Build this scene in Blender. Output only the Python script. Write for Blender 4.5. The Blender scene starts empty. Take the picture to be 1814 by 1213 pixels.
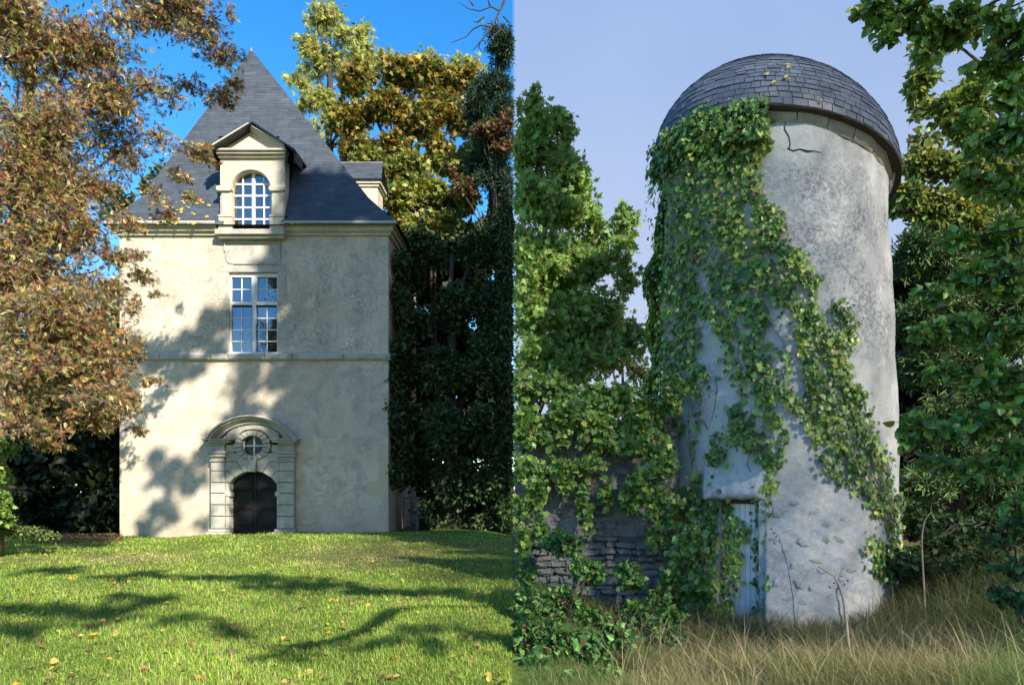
import bpy, bmesh, math, random
import numpy as np
from mathutils import Vector, Matrix, Quaternion
random.seed(7)
RNG = np.random.default_rng(11)
SC = bpy.context.scene
COL = SC.collection
R = math.radians

# ------------------------------------------------------------------ camera, sky, sun, exposure
F, CX, CY, EYE = 1250.0, 960.0, 870.0, 1.6          # focal length and principal point in photo pixels, eye height
cam = bpy.data.objects.new('camera', bpy.data.cameras.new('camera'))
COL.objects.link(cam)
cam.location = (0, 0, EYE)
cam.rotation_euler = (R(90), 0, 0)
cam.data.sensor_width = 36
cam.data.lens = F / 1814 * 36
cam.data.shift_x = -(CX - 907) / 1814
cam.data.shift_y = (CY - 606.5) / 1814
cam.data.clip_end = 3000
SC.camera = cam
SUN_AZ, SUN_EL = R(35), R(34)                        # sun stands behind the camera, to the right
S = Vector((math.sin(SUN_AZ) * math.cos(SUN_EL), -math.cos(SUN_AZ) * math.cos(SUN_EL), math.sin(SUN_EL)))
SEAM = (910 - CX) / F                                # the garden boundary plane  x = SEAM * y

w = bpy.data.worlds.new('World')
SC.world = w
w.use_nodes = True
nt = w.node_tree
bg = nt.nodes['Background']
bg.inputs['Strength'].default_value = 0.15
sky = nt.nodes.new('ShaderNodeTexSky')
sky.sky_type = 'NISHITA'
sky.sun_disc = False
sky.sun_elevation = SUN_EL
sky.sun_rotation = math.pi - SUN_AZ
sky.ozone_density = 3.0
sky.dust_density = 0.3
hs = nt.nodes.new('ShaderNodeHueSaturation')
hs.inputs['Saturation'].default_value = 1.35
hs.inputs['Value'].default_value = 1.0
nt.links.new(sky.outputs[0], hs.inputs['Color'])
# a pale even cloud sheet covers the right half of the sky, up to a straight front
tc = nt.nodes.new('ShaderNodeTexCoord')
sep = nt.nodes.new('ShaderNodeSeparateXYZ')
nt.links.new(tc.outputs['Generated'], sep.inputs[0])
ma = nt.nodes.new('ShaderNodeMath'); ma.operation = 'MULTIPLY_ADD'
ma.inputs[1].default_value = -SEAM
nt.links.new(sep.outputs['Y'], ma.inputs[0]); nt.links.new(sep.outputs['X'], ma.inputs[2])
mr = nt.nodes.new('ShaderNodeMapRange'); mr.interpolation_type = 'SMOOTHSTEP'
mr.inputs['From Min'].default_value = -0.003; mr.inputs['From Max'].default_value = 0.003
nt.links.new(ma.outputs[0], mr.inputs['Value'])
nz = nt.nodes.new('ShaderNodeTexNoise'); nz.inputs['Scale'].default_value = 1.6; nz.inputs['Detail'].default_value = 4
nt.links.new(tc.outputs['Generated'], nz.inputs['Vector'])
cr = nt.nodes.new('ShaderNodeValToRGB')
cr.color_ramp.elements[0].position = 0.35; cr.color_ramp.elements[0].color = (0.72, 1.15, 2.25, 1)
cr.color_ramp.elements[1].position = 0.70; cr.color_ramp.elements[1].color = (1.2, 1.68, 2.7, 1)
nt.links.new(nz.outputs['Fac'], cr.inputs[0])
mx = nt.nodes.new('ShaderNodeMixRGB')
nt.links.new(mr.outputs[0], mx.inputs[0]); nt.links.new(hs.outputs[0], mx.inputs[1]); hz_ = nt.nodes.new('ShaderNodeMapRange'); hz_.interpolation_type = 'SMOOTHSTEP'
hz_.inputs['From Min'].default_value = 0.62; hz_.inputs['From Max'].default_value = 0.15
nt.links.new(sep.outputs['Z'], hz_.inputs['Value'])
mh = nt.nodes.new('ShaderNodeMixRGB'); mh.inputs[2].default_value = (1.75, 2.05, 2.75, 1)
nt.links.new(hz_.outputs[0], mh.inputs[0]); nt.links.new(cr.outputs[0], mh.inputs[1])
nt.links.new(mh.outputs[0], mx.inputs[2])
nt.links.new(mx.outputs[0], bg.inputs['Color'])

sun = bpy.data.objects.new('sun', bpy.data.lights.new('sun', 'SUN'))
COL.objects.link(sun)
sun.location = S * 60
sun.rotation_euler = S.to_track_quat('Z', 'Y').to_euler()
sun.data.energy = 5.0
sun.data.angle = R(0.53)
sun.data.color = (1.0, 0.93, 0.80)
SC.view_settings.view_transform = 'Standard'
SC.view_settings.look = 'None'
SC.view_settings.exposure = 1.1
SC.view_settings.gamma = 1.0
SC.cycles.use_denoising = True
SC.cycles.max_bounces = 6
SC.cycles.transparent_max_bounces = 4


# ------------------------------------------------------------------ helpers
def P(px, py, y):
    """photo pixel at forward distance y -> world point"""
    return np.array([(px - CX) * y / F, y, EYE + (CY - py) * y / F])


def ground_z(x, y):
    x = np.asarray(x, float); y = np.asarray(y, float)
    sm = lambda t: np.clip(t, 0, 1) ** 2 * (3 - 2 * np.clip(t, 0, 1))
    right = -0.55 * sm((x + 0.4) / 2.2) * sm((y - 4) / 6)
    left = 0.15 * sm((x + 15) / 9) * sm((y - 17) / 6) * (1 - sm((x + 2.5) / 2))
    right = right + 0.85 * sm((x - 4.6) / 3.4) * sm((y - 4.5) / 4)
    bump = 0.03 * np.sin(x * 0.9 + 1) * np.sin(y * 0.7) + 0.02 * np.sin(x * 2.1 + y * 1.3)
    return right + left + bump


def tag(o, label=None, cat=None, group=None, kind=None):
    if label: o['label'] = label
    if cat: o['category'] = cat
    if group: o['group'] = group
    if kind: o['kind'] = kind
    return o


def thing(name, label, cat, loc=(0, 0, 0), group=None):
    o = bpy.data.objects.new(name, None)
    COL.objects.link(o)
    o.location = Vector([float(v) for v in loc])
    o.empty_display_size = 0.3
    return tag(o, label, cat, group)


def link(name, me, mat=None, parent=None):
    o = bpy.data.objects.new(name, me)
    COL.objects.link(o)
    if mat is not None and not me.materials: me.materials.append(mat)
    if parent is not None:
        o.parent = parent
        if parent.parent is None: o.matrix_parent_inverse = Matrix.Translation(-parent.location)
    return o


def np_mesh(name, V, T, col=None, smooth=False):
    V = np.ascontiguousarray(V, np.float32).reshape(-1, 3)
    T = np.ascontiguousarray(T, np.int32).reshape(-1, 3)
    me = bpy.data.meshes.new(name)
    me.vertices.add(len(V)); me.vertices.foreach_set('co', V.ravel())
    me.loops.add(T.size); me.loops.foreach_set('vertex_index', T.ravel())
    me.polygons.add(len(T)); me.polygons.foreach_set('loop_start', np.arange(0, T.size, 3, dtype=np.int32))
    me.polygons.foreach_set('use_smooth', np.full(len(T), bool(smooth)))
    me.update(calc_edges=True)
    if col is not None:
        a = me.color_attributes.new('col', 'FLOAT_COLOR', 'POINT')
        c = np.ones((len(V), 4), np.float32); c[:, :3] = col
        a.data.foreach_set('color', c.ravel())
    return me


def poly_mesh(name, V, faces, smooth=False):
    me = bpy.data.meshes.new(name)
    me.from_pydata([tuple(map(float, v)) for v in V], [], faces)
    me.update()
    me.polygons.foreach_set('use_smooth', np.full(len(me.polygons), bool(smooth)))
    return me


def norm(v):
    return v / np.maximum(np.linalg.norm(v, axis=-1, keepdims=True), 1e-9)


def box_data(x0, x1, y0, y1, z0, z1):
    V = [(x, y, z) for z in (z0, z1) for y in (y0, y1) for x in (x0, x1)]
    Fc = [(0, 2, 3, 1), (4, 5, 7, 6), (0, 1, 5, 4), (2, 6, 7, 3), (0, 4, 6, 2), (1, 3, 7, 5)]
    return V, Fc


def box(name, x0, x1, y0, y1, z0, z1, mat, parent=None, bevel=0.0):
    V, Fc = box_data(x0, x1, y0, y1, z0, z1)
    me = poly_mesh(name, V, Fc)
    if bevel > 0:
        bm = bmesh.new(); bm.from_mesh(me)
        bmesh.ops.bevel(bm, geom=bm.edges[:], offset=bevel, segments=1, affect='EDGES')
        bm.to_mesh(me); bm.free()
    return link(name, me, mat, parent)


def boxes(name, lst, mat, parent=None):
    V, Fc = [], []
    for b in lst:
        v, f = box_data(*b)
        Fc += [tuple(i + len(V) for i in q) for q in f]
        V += v
    return link(name, poly_mesh(name, V, Fc), mat, parent)


def tube(points, radii, sides=7):
    """one tapered tube: verts, tris"""
    pts = np.array(points, float); rad = np.array(radii, float)
    n = len(pts)
    tg = norm(np.gradient(pts, axis=0))
    ref = np.array([0.31, 0.77, 0.55])
    a = norm(np.cross(tg, ref)); b = np.cross(tg, a)
    ang = np.linspace(0, 2 * math.pi, sides, endpoint=False)
    V = pts[:, None] + rad[:, None, None] * (np.cos(ang)[None, :, None] * a[:, None] + np.sin(ang)[None, :, None] * b[:, None])
    V = V.reshape(-1, 3)
    T = []
    for i in range(n - 1):
        for k in range(sides):
            p, q = i * sides + k, i * sides + (k + 1) % sides
            T += [(p, q, q + sides), (p, q + sides, p + sides)]
    c = len(V); V = np.vstack([V, pts[-1:], pts[:1]])
    for k in range(sides):
        T.append(((n - 1) * sides + k, (n - 1) * sides + (k + 1) % sides, c))
        T.append(((k + 1) % sides, k, c + 1))
    return V, np.array(T)


def join(parts):
    Vs, Ts, o = [], [], 0
    for V, T in parts:
        Vs.append(V); Ts.append(T + o); o += len(V)
    return np.vstack(Vs), np.vstack(Ts)


def segs(A, B, ra, rb):
    """many straight three-sided twigs at once"""
    A = np.asarray(A, float); B = np.asarray(B, float); n = len(A)
    t = norm(B - A); u = norm(np.cross(t, np.array([0.3, 0.5, 0.81]))); v = np.cross(t, u)
    V = np.zeros((n, 6, 3))
    for k in range(3):
        d = math.cos(k * 2.094) * u + math.sin(k * 2.094) * v
        V[:, k] = A + d * ra; V[:, 3 + k] = B + d * rb
    T0 = np.array([(0, 1, 4), (0, 4, 3), (1, 2, 5), (1, 5, 4), (2, 0, 3), (2, 3, 5)])
    T = (T0[None] + (np.arange(n) * 6)[:, None, None]).reshape(-1, 3)
    return V.reshape(-1, 3), T


# ------------------------------------------------------------------ materials
class NT:
    def __init__(s, name):
        s.m = bpy.data.materials.new(name); s.m.use_nodes = True
        s.t = s.m.node_tree; s.b = s.t.nodes['Principled BSDF']; s.out = s.t.nodes['Material Output']
        s.g = s.t.nodes.new('ShaderNodeNewGeometry')

    def n(s, ty, **kw):
        nd = s.t.nodes.new(ty)
        for k, v in kw.items(): setattr(nd, k, v)
        return nd

    def l(s, a, b): s.t.links.new(a, b)

    def noise(s, scale, detail=6, rough=0.6, vec=None, dist=0.0):
        nd = s.n('ShaderNodeTexNoise')
        nd.inputs['Scale'].default_value = scale; nd.inputs['Detail'].default_value = detail
        nd.inputs['Roughness'].default_value = rough; nd.inputs['Distortion'].default_value = dist
        s.l(vec or s.g.outputs['Position'], nd.inputs['Vector'])
        return nd.outputs['Fac']

    def ramp(s, v, stops):
        nd = s.n('ShaderNodeValToRGB'); e = nd.color_ramp.elements
        while len(e) < len(stops): e.new(0.5)
        for q, (p, c) in zip(e, stops):
            q.position = p; q.color = (c, c, c, 1) if isinstance(c, (int, float)) else (*c, 1)
        s.l(v, nd.inputs[0])
        return nd.outputs[0]

    def mix(s, f, a, b, mode='MIX'):
        nd = s.n('ShaderNodeMixRGB', blend_type=mode)
        for i, v in enumerate((f, a, b)):
            if isinstance(v, (int, float)): nd.inputs[i].default_value = v if i == 0 else (v, v, v, 1)
            elif isinstance(v, tuple): nd.inputs[i].default_value = (*v, 1)
            else: s.l(v, nd.inputs[i])
        return nd.outputs[0]

    def math(s, op, a, b=0.0):
        nd = s.n('ShaderNodeMath', operation=op)
        for i, v in enumerate((a, b)):
            if isinstance(v, (int, float)): nd.inputs[i].default_value = v
            else: s.l(v, nd.inputs[i])
        return nd.outputs[0]

    def xyz(s):
        nd = s.n('ShaderNodeSeparateXYZ'); s.l(s.g.outputs['Position'], nd.inputs[0]); return nd.outputs

    def stretch(s, x, y, z):
        nd = s.n('ShaderNodeMapping'); nd.inputs['Scale'].default_value = (x, y, z)
        s.l(s.g.outputs['Position'], nd.inputs['Vector']); return nd.outputs[0]

    def done(s, col, rough=0.85, bump=None, bstr=0.3, bdist=0.02, spec=0.3, metal=0.0):
        if isinstance(col, tuple): s.b.inputs['Base Color'].default_value = (*col, 1)
        else: s.l(col, s.b.inputs['Base Color'])
        if isinstance(rough, (int, float)): s.b.inputs['Roughness'].default_value = rough
        else: s.l(rough, s.b.inputs['Roughness'])
        s.b.inputs['Specular IOR Level'].default_value = spec
        s.b.inputs['Metallic'].default_value = metal
        if bump is not None:
            bn = s.n('ShaderNodeBump'); bn.inputs['Strength'].default_value = bstr; bn.inputs['Distance'].default_value = bdist
            s.l(bump, bn.inputs['Height']); s.l(bn.outputs[0], s.b.inputs['Normal'])
        return s.m


def simple(name, c1, c2, scale=6, rough=0.85, bstr=0.3, bdist=0.01, spec=0.3, fine=None):
    t = NT(name)
    f = t.noise(scale)
    c = t.mix(t.ramp(f, [(0.35, 0.0), (0.68, 1.0)]), c1, c2)
    f2 = t.noise(fine or scale * 9, 4)
    c = t.mix(t.ramp(f2, [(0.3, 0.35), (0.6, 0.0)]), c, tuple(v * 0.5 for v in c1))
    return t.done(c, rough, f2, bstr, bdist, spec)


def leaf_mat(name, trans=0.35, rough=0.5, spec=0.35):
    t = NT(name)
    at = t.n('ShaderNodeAttribute', attribute_name='col')
    t.done(at.outputs['Color'], rough, spec=spec)
    tr = t.n('ShaderNodeBsdfTranslucent')
    t.l(t.mix(1.0, at.outputs['Color'], (1.25, 1.2, 0.7), 'MULTIPLY'), tr.inputs['Color'])
    ms = t.n('ShaderNodeMixShader'); ms.inputs[0].default_value = trans
    t.l(t.b.outputs[0], ms.inputs[1]); t.l(tr.outputs[0], ms.inputs[2]); t.l(ms.outputs[0], t.out.inputs['Surface'])
    return t.m


def facade_mat():
    t = NT('facade_render')
    z = t.xyz()['Z']
    c = t.mix(t.ramp(t.noise(0.55, 5), [(0.35, 0.0), (0.65, 1.0)]), (0.66, 0.565, 0.44), (0.565, 0.48, 0.375))
    blot = t.ramp(t.noise(1.7, 8, 0.7, dist=0.6), [(0.45, 0.0), (0.62, 1.0)])
    c = t.mix(t.math('MULTIPLY', blot, 0.7), c, (0.37, 0.335, 0.27))
    # weathered grey bloom on the upper storey, thinner below the string course
    up = t.ramp(t.math('DIVIDE', z, 12.0), [(0.0, 0.30), (0.40, 0.28), (0.53, 0.6), (0.545, 0.95), (0.75, 1.0), (0.9, 0.8)])
    spot = t.ramp(t.noise(9.0, 9, 0.72), [(0.42, 0.0), (0.66, 1.0)])
    area = t.ramp(t.noise(0.8, 3, vec=t.stretch(1, 1, 0.7)), [(0.38, 0.15), (0.62, 1.0)])
    c = t.mix(t.math('MULTIPLY', t.math('MULTIPLY', spot, area), t.math('MULTIPLY', up, 1.0)), c, (0.17, 0.165, 0.15))
    run = t.ramp(t.noise(1.0, 5, vec=t.stretch(3.0, 3.0, 0.25)), [(0.5, 0.0), (0.75, 0.45)])
    c = t.mix(t.math('MULTIPLY', run, up), c, (0.26, 0.24, 0.20))
    pt = t.ramp(t.noise(0.9, 3, 0.45, dist=1.5), [(0.57, 0.0), (0.575, 0.35)])
    c = t.mix(pt, c, (0.50, 0.40, 0.28))
    pt2 = t.ramp(t.noise(1.3, 2, 0.4, dist=2.2, vec=t.stretch(1, 1, 1.6)), [(0.64, 0.0), (0.645, 0.5)])
    c = t.mix(pt2, c, (0.36, 0.33, 0.28))
    foot = t.ramp(t.math('DIVIDE', z, 12.0), [(0.0, 1.0), (0.05, .5), (0.12, 0.0)])
    c = t.mix(t.math('MULTIPLY', foot, t.noise(2.5, 6)), c, (0.36, 0.31, 0.21))
    crack = t.n('ShaderNodeTexVoronoi', feature='DISTANCE_TO_EDGE'); crack.inputs['Scale'].default_value = 0.42
    wob = t.n('ShaderNodeVectorMath', operation='ADD'); nn = t.n('ShaderNodeTexNoise'); nn.inputs['Scale'].default_value = 3
    t.l(t.g.outputs['Position'], nn.inputs['Vector']); t.l(t.g.outputs['Position'], wob.inputs[0]); t.l(nn.outputs['Color'], wob.inputs[1])
    t.l(wob.outputs[0], crack.inputs['Vector'])
    c = t.mix(t.math('MULTIPLY', t.ramp(crack.outputs[0], [(0.0, 0.45), (0.008, 0.0)]), t.ramp(t.noise(.6, 2), [(.5, 0.0), (.56, 1.0)])), c, (0.24, 0.20, 0.14))
    return t.done(c, 0.92, t.noise(14, 8), 0.35, 0.02, 0.2)


def tower_mat():
    t = NT('tower_render')
    z = t.xyz()['Z']
    zz = t.math('DIVIDE', z, 8.0)
    c = t.mix(t.ramp(t.noise(1.1, 6), [(0.35, 0.0), (0.65, 1.0)]), (0.49, 0.49, 0.48), (0.40, 0.40, 0.385))
    up = t.ramp(zz, [(0.18, 0.35), (0.35, 0.25), (0.5, 0.75), (0.75, 1.0), (0.86, 0.9), (0.93, 0.2)])
    spot = t.ramp(t.noise(15, 10, 0.78), [(0.44, 0.0), (0.56, 1.0)])
    area = t.ramp(t.noise(1.3, 4), [(0.36, 0.1), (0.58, 1.0)])
    c = t.mix(t.math('MULTIPLY', t.math('MULTIPLY', spot, area), t.math('MULTIPLY', up, 0.9)), c, (0.15, 0.155, 0.165))
    pale = t.ramp(t.noise(5.2, 8, 0.7, vec=t.stretch(1, 1, 1.2)), [(0.58, 0.0), (0.68, 0.8)])
    c = t.mix(t.math('MULTIPLY', pale, up), c, (0.66, 0.66, 0.63))
    ora = t.ramp(t.noise(3.4, 9, 0.8, dist=0.3), [(0.60, 0.0), (0.68, 0.7)])
    c = t.mix(t.math('MULTIPLY', ora, area), c, (0.42, 0.27, 0.10))
    run = t.ramp(t.noise(1.2, 4, vec=t.stretch(4, 4, 0.3)), [(0.52, 0.0), (0.8, 0.5)])
    c = t.mix(run, c, (0.30, 0.30, 0.29))
    return t.done(c, 0.9, t.noise(11, 9, 0.65), 0.55, 0.03, 0.25)


def slate_mat(name, c1, c2, rough=0.5):
    t = NT(name)
    oi = t.n('ShaderNodeObjectInfo')
    at = t.n('ShaderNodeAttribute', attribute_name='col')
    c = t.mix(t.ramp(t.noise(3.0, 5), [(0.3, 0.0), (0.7, 1.0)]), c1, c2)
    c = t.mix(1.0, c, at.outputs['Color'], 'MULTIPLY')
    c = t.mix(t.ramp(t.noise(22, 6), [(0.55, 0.0), (0.75, 0.5)]), c, (0.13, 0.13, 0.12))
    return t.done(c, rough, t.noise(30, 5), 0.25, 0.006, 0.4)


def ground_mat():
    t = NT('ground_soil')
    x = t.xyz()
    side = t.ramp(t.math('ADD', t.math('MULTIPLY', x['X'], 0.5), 0.5), [(0.35, 0.0), (0.65, 1.0)])
    lawn = t.mix(t.ramp(t.noise(1.2, 6), [(0.35, 0.0), (0.65, 1.0)]), (0.075, 0.13, 0.022), (0.12, 0.17, 0.035))
    lawn = t.mix(t.ramp(t.noise(0.45, 5), [(0.56, 0.0), (0.7, 0.8)]), lawn, (0.28, 0.22, 0.09))
    lawn = t.mix(t.ramp(t.noise(18, 5), [(0.45, 0.0), (0.7, 0.7)]), lawn, (0.05, 0.07, 0.015))
    wild = t.mix(t.noise(3, 6), (0.07, 0.06, 0.025), (0.13, 0.10, 0.05))
    return t.done(t.mix(side, lawn, wild), 0.95, t.noise(20, 6), 0.8, 0.05, 0.1)


M = {}
M['facade'] = facade_mat()
M['tower'] = tower_mat()
M['ground'] = ground_mat()
M['stone'] = simple('dressed_limestone', (0.58, 0.51, 0.39), (0.42, 0.38, 0.30), 2.2, 0.9, 0.35)
M['stone_grey'] = simple('weathered_limestone', (0.50, 0.47, 0.40), (0.33, 0.31, 0.27), 2.6, 0.9, 0.4)
M['quoin'] = simple('quoin_stone', (0.60, 0.50, 0.33), (0.50, 0.43, 0.31), 1.8, 0.92, 0.3)
M['rubble'] = simple('rubble_stone', (0.25, 0.245, 0.235), (0.13, 0.13, 0.125), 3.5, 0.9, 0.7, 0.02)
M['rubble_mid'] = simple('rubble_mid', (0.26, 0.25, 0.23), (0.15, 0.145, 0.135), 5, 0.9, 0.8, 0.02)
M['rubble_pale'] = simple('pale_rubble', (0.50, 0.49, 0.47), (0.34, 0.33, 0.31), 5, 0.9, 0.7, 0.02)
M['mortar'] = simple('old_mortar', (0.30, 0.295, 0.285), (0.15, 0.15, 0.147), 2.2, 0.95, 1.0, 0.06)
M['cornice_stone'] = simple('cornice_stone', (0.48, 0.43, 0.34), (0.30, 0.27, 0.22), 4, 0.9, 0.6, 0.02)
M['slate'] = slate_mat('house_slate', (0.046, 0.055, 0.068), (0.062, 0.072, 0.086))
M['slate_tower'] = slate_mat('tower_slate', (0.065, 0.08, 0.11), (0.105, 0.12, 0.15), 0.5)
M['lead'] = simple('lead_flashing', (0.20, 0.21, 0.22), (0.12, 0.125, 0.13), 3, 0.5, 0.2)
M['white_paint'] = simple('white_paint', (0.80, 0.79, 0.76), (0.70, 0.69, 0.66), 5, 0.5, 0.15, 0.004)
M['old_white'] = simple('flaking_blue_white_paint', (0.88, 0.86, 0.83), (0.74, 0.73, 0.72), 7, 0.65, 0.4, 0.006)
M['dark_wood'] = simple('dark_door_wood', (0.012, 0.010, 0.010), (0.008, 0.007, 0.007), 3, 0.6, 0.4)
M['iron'] = simple('iron', (0.05, 0.05, 0.05), (0.09, 0.07, 0.05), 8, 0.6, 0.3)
M['grey_metal'] = simple('grey_galvanised_metal', (0.07, 0.085, 0.085), (0.05, 0.06, 0.06), 6, 0.55, 0.2)
M['bark'] = simple('bark_pale', (0.30, 0.25, 0.19), (0.16, 0.13, 0.10), 5, 0.95, 0.9, 0.04)
M['bark_dark'] = simple('bark_dark', (0.085, 0.07, 0.055), (0.045, 0.038, 0.03), 5, 0.95, 0.9, 0.03)
M['twig_grey'] = simple('grey_twig', (0.30, 0.26, 0.22), (0.20, 0.17, 0.14), 9, 0.9, 0.5)
M['straw_stem'] = simple('dry_stem', (0.42, 0.34, 0.21), (0.30, 0.22, 0.14), 9, 0.9, 0.4)
M['lichen'] = simple('yellow_lichen', (0.50, 0.34, 0.05), (0.34, 0.26, 0.08), 14, 0.95, 0.5)
M['crack'] = simple('crack_shadow', (0.05, 0.045, 0.04), (0.03, 0.03, 0.03), 9, 0.95, 0.3)
M['leaf'] = leaf_mat('leaf')
M['leaf_glossy'] = leaf_mat('leaf_glossy', 0.25, 0.38, 0.5)
M['leaf_thin'] = leaf_mat('leaf_thin', 0.5, 0.5, 0.3)
M['leaf_dark'] = leaf_mat('leaf_evergreen', 0.12, 0.55, 0.25)
M['grass'] = leaf_mat('grass_blade', 0.35, 0.55, 0.25)
t = NT('window_glass')
t.done((0.012, 0.016, 0.022), 0.04, t.noise(2.3, 2), 0.06, 0.02, 0.5)
gl = t.n('ShaderNodeBsdfGlossy'); gl.inputs['Roughness'].default_value = 0.03; gl.inputs['Color'].default_value = (0.8, 0.9, 1.0, 1)
ms = t.n('ShaderNodeMixShader'); ms.inputs[0].default_value = 0.17
t.l(t.b.outputs[0], ms.inputs[1]); t.l(gl.outputs[0], ms.inputs[2]); t.l(ms.outputs[0], t.out.inputs['Surface'])
M['glass'] = t.m
t = NT('dusty_dark_glass')
M['dark_glass'] = t.done((0.010, 0.011, 0.012), 0.25, t.noise(3, 3), 0.1, 0.02, 0.4)

# ------------------------------------------------------------------ ground
gx = np.concatenate([[-900, -400, -180, -90, -50, -35], np.linspace(-26, 16, 106), [22, 32, 50, 90, 180, 400, 900]])
gy = np.concatenate([[-900, -300, -100, -40, -15, -5], np.linspace(0, 40, 101), [46, 55, 75, 120, 250, 600, 1500]])
GX, GY = np.meshgrid(gx, gy)
GV = np.stack([GX, GY, ground_z(GX, GY)], -1).reshape(-1, 3)
nx, ny = len(gx), len(gy)
ii, jj = np.meshgrid(np.arange(nx - 1), np.arange(ny - 1))
a0 = (jj * nx + ii).ravel()
GT = np.concatenate([np.stack([a0, a0 + 1, a0 + nx + 1], 1), np.stack([a0, a0 + nx + 1, a0 + nx], 1)])
tag(link('ground', np_mesh('ground', GV, GT, smooth=True), M['ground']), kind='structure')

# ------------------------------------------------------------------ house (front plane y = HY, 50 photo pixels to the metre)
HY = 25.0
hx = lambda px: (px - CX) * HY / F
hz = lambda py: EYE + (CY - py) * HY / F
HOUSE = thing('pavilion_house', 'tall cream stone pavilion with a steep slate roof beside the lawn', 'house', (hx(450), HY + 2.75, 0))
HD = 5.5


def block(name, poly, proud, depth, mat, parent, bev=0.02, base=HY, recess=0.0):
    """a dressed stone: an outline in photo pixels on the facade, standing proud of it, with softened front edges"""
    pts = np.array([((a - CX) * base / F, EYE + (CY - b) * base / F) for a, b in poly])
    ar = 0.5 * np.sum(pts[:, 0] * np.roll(pts[:, 1], -1) - pts[:, 1] * np.roll(pts[:, 0], -1))
    if ar < 0: pts = pts[::-1]
    n = len(pts)
    pr, nx_ = np.roll(pts, 1, 0), np.roll(pts, -1, 0)
    e1, e2 = norm(pts - pr), norm(nx_ - pts)
    n1 = np.stack([-e1[:, 1], e1[:, 0]], 1); n2 = np.stack([-e2[:, 1], e2[:, 0]], 1)
    mdir = norm(n1 + n2)
    k = np.clip(1 / np.maximum(np.sum(mdir * n1, 1), 0.4), 1, 2)[:, None]
    ins = pts + mdir * bev * k
    yf = base - proud
    V = [(x, yf + depth, z) for x, z in pts] + [(x, yf + bev * 0.8, z) for x, z in pts] + [(x, yf, z) for x, z in ins]
    Fc = []
    for i in range(n):
        j = (i + 1) % n
        Fc += [(i, j, n + j, n + i), (n + i, n + j, 2 * n + j, 2 * n + i)]
    Fc += [tuple(range(2 * n, 3 * n)), tuple(range(n - 1, -1, -1))]
    return link(name, poly_mesh(name, V, Fc), mat, parent)


def rect(x0, y0, x1, y1):
    return [(x0, y1), (x1, y1), (x1, y0), (x0, y0)]


def build_walls():
    xs = [212, 404, 405, 491.5, 498, 688]
    ys = [408, 482, 627, 770, 985]
    V, Fc = [], []

    def quad(*p):
        Fc.append(tuple(range(len(V), len(V) + 4))); V.extend(p)
    hole = lambda x, y: (405 < x < 491.5 and 482 < y < 627) or (404 < x < 498 and y > 770)
    for i in range(5):
        for j in range(4):
            if hole((xs[i] + xs[i + 1]) / 2, (ys[j] + ys[j + 1]) / 2): continue
            a, b, c, d = hx(xs[i]), hx(xs[i + 1]), hz(ys[j + 1]), hz(ys[j])
            quad((a, HY, c), (b, HY, c), (b, HY, d), (a, HY, d))
    for (x0, x1, y0, y1) in ((405, 491.5, 482, 627), (404, 498, 770, 985)):
        a, b, c, d = hx(x0), hx(x1), hz(y1), hz(y0); q = HY + 0.5
        quad((a, HY, c), (a, HY, d), (a, q, d), (a, q, c)); quad((b, HY, d), (b, HY, c), (b, q, c), (b, q, d))
        quad((a, HY, d), (b, HY, d), (b, q, d), (a, q, d)); quad((a, HY, c), (a, q, c), (b, q, c), (b, HY, c))
        quad((a, q, c), (a, q, d), (b, q, d), (b, q, c))
    a, b, c, d = hx(212), hx(688), hz(985), hz(408); q = HY + HD
    quad((b, HY, c), (b, q, c), (b, q, d), (b, HY, d)); quad((a, q, c), (a, HY, c), (a, HY, d), (a, q, d)); quad((b, q, c), (a, q, c), (a, q, d), (b, q, d))
    link('wall', poly_mesh('wall', V, Fc), M['facade'], HOUSE)


build_walls()

# string course, one stone after another
sx = [207, 285, 374, 405, 470, 520, 610, 692]
for a, b in zip(sx[:-1], sx[1:]):
    block('string_course_stone', [(a + .3, 638), (b - .3, 638), (b - .3, 634), (b - .3, 626.5), (a + .3, 626.5), (a + .3, 634)], 0.13, 0.2, M['stone_grey'], HOUSE, 0.05)
box('string_course_stone', hx(688) - .06, hx(688) + 0.10, HY + .08, HY + HD, hz(637.5), hz(627), M['stone_grey'], HOUSE, .03)
# corner stones
q = [(212.2, 775, 232, 809), (212.2, 810, 252, 845), (212.2, 846, 228, 876), (212.2, 877, 254, 913), (212.2, 914, 246, 960),
     (668, 786, 687.6, 819), (650, 852, 687.6, 878), (672, 820, 687.6, 851), (655, 930, 687.6, 960)]
for (a, b, c, d) in q:
    block('quoin', rect(a, b, c, d), 0.006, 0.05, M['quoin'], HOUSE, 0.006)
# repaired stones around the window
for (a, b, c, d) in ((382, 598, 404.4, 626), (492.2, 600, 513, 626), (492.2, 573, 520, 599), (386, 484, 404.4, 530), (492.2, 484, 508, 540), (388, 468, 506, 481.4)):
    block('window_surround_stone', rect(a, b, c, d), 0.012, 0.06, M['stone_grey'], HOUSE, 0.01)

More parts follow.
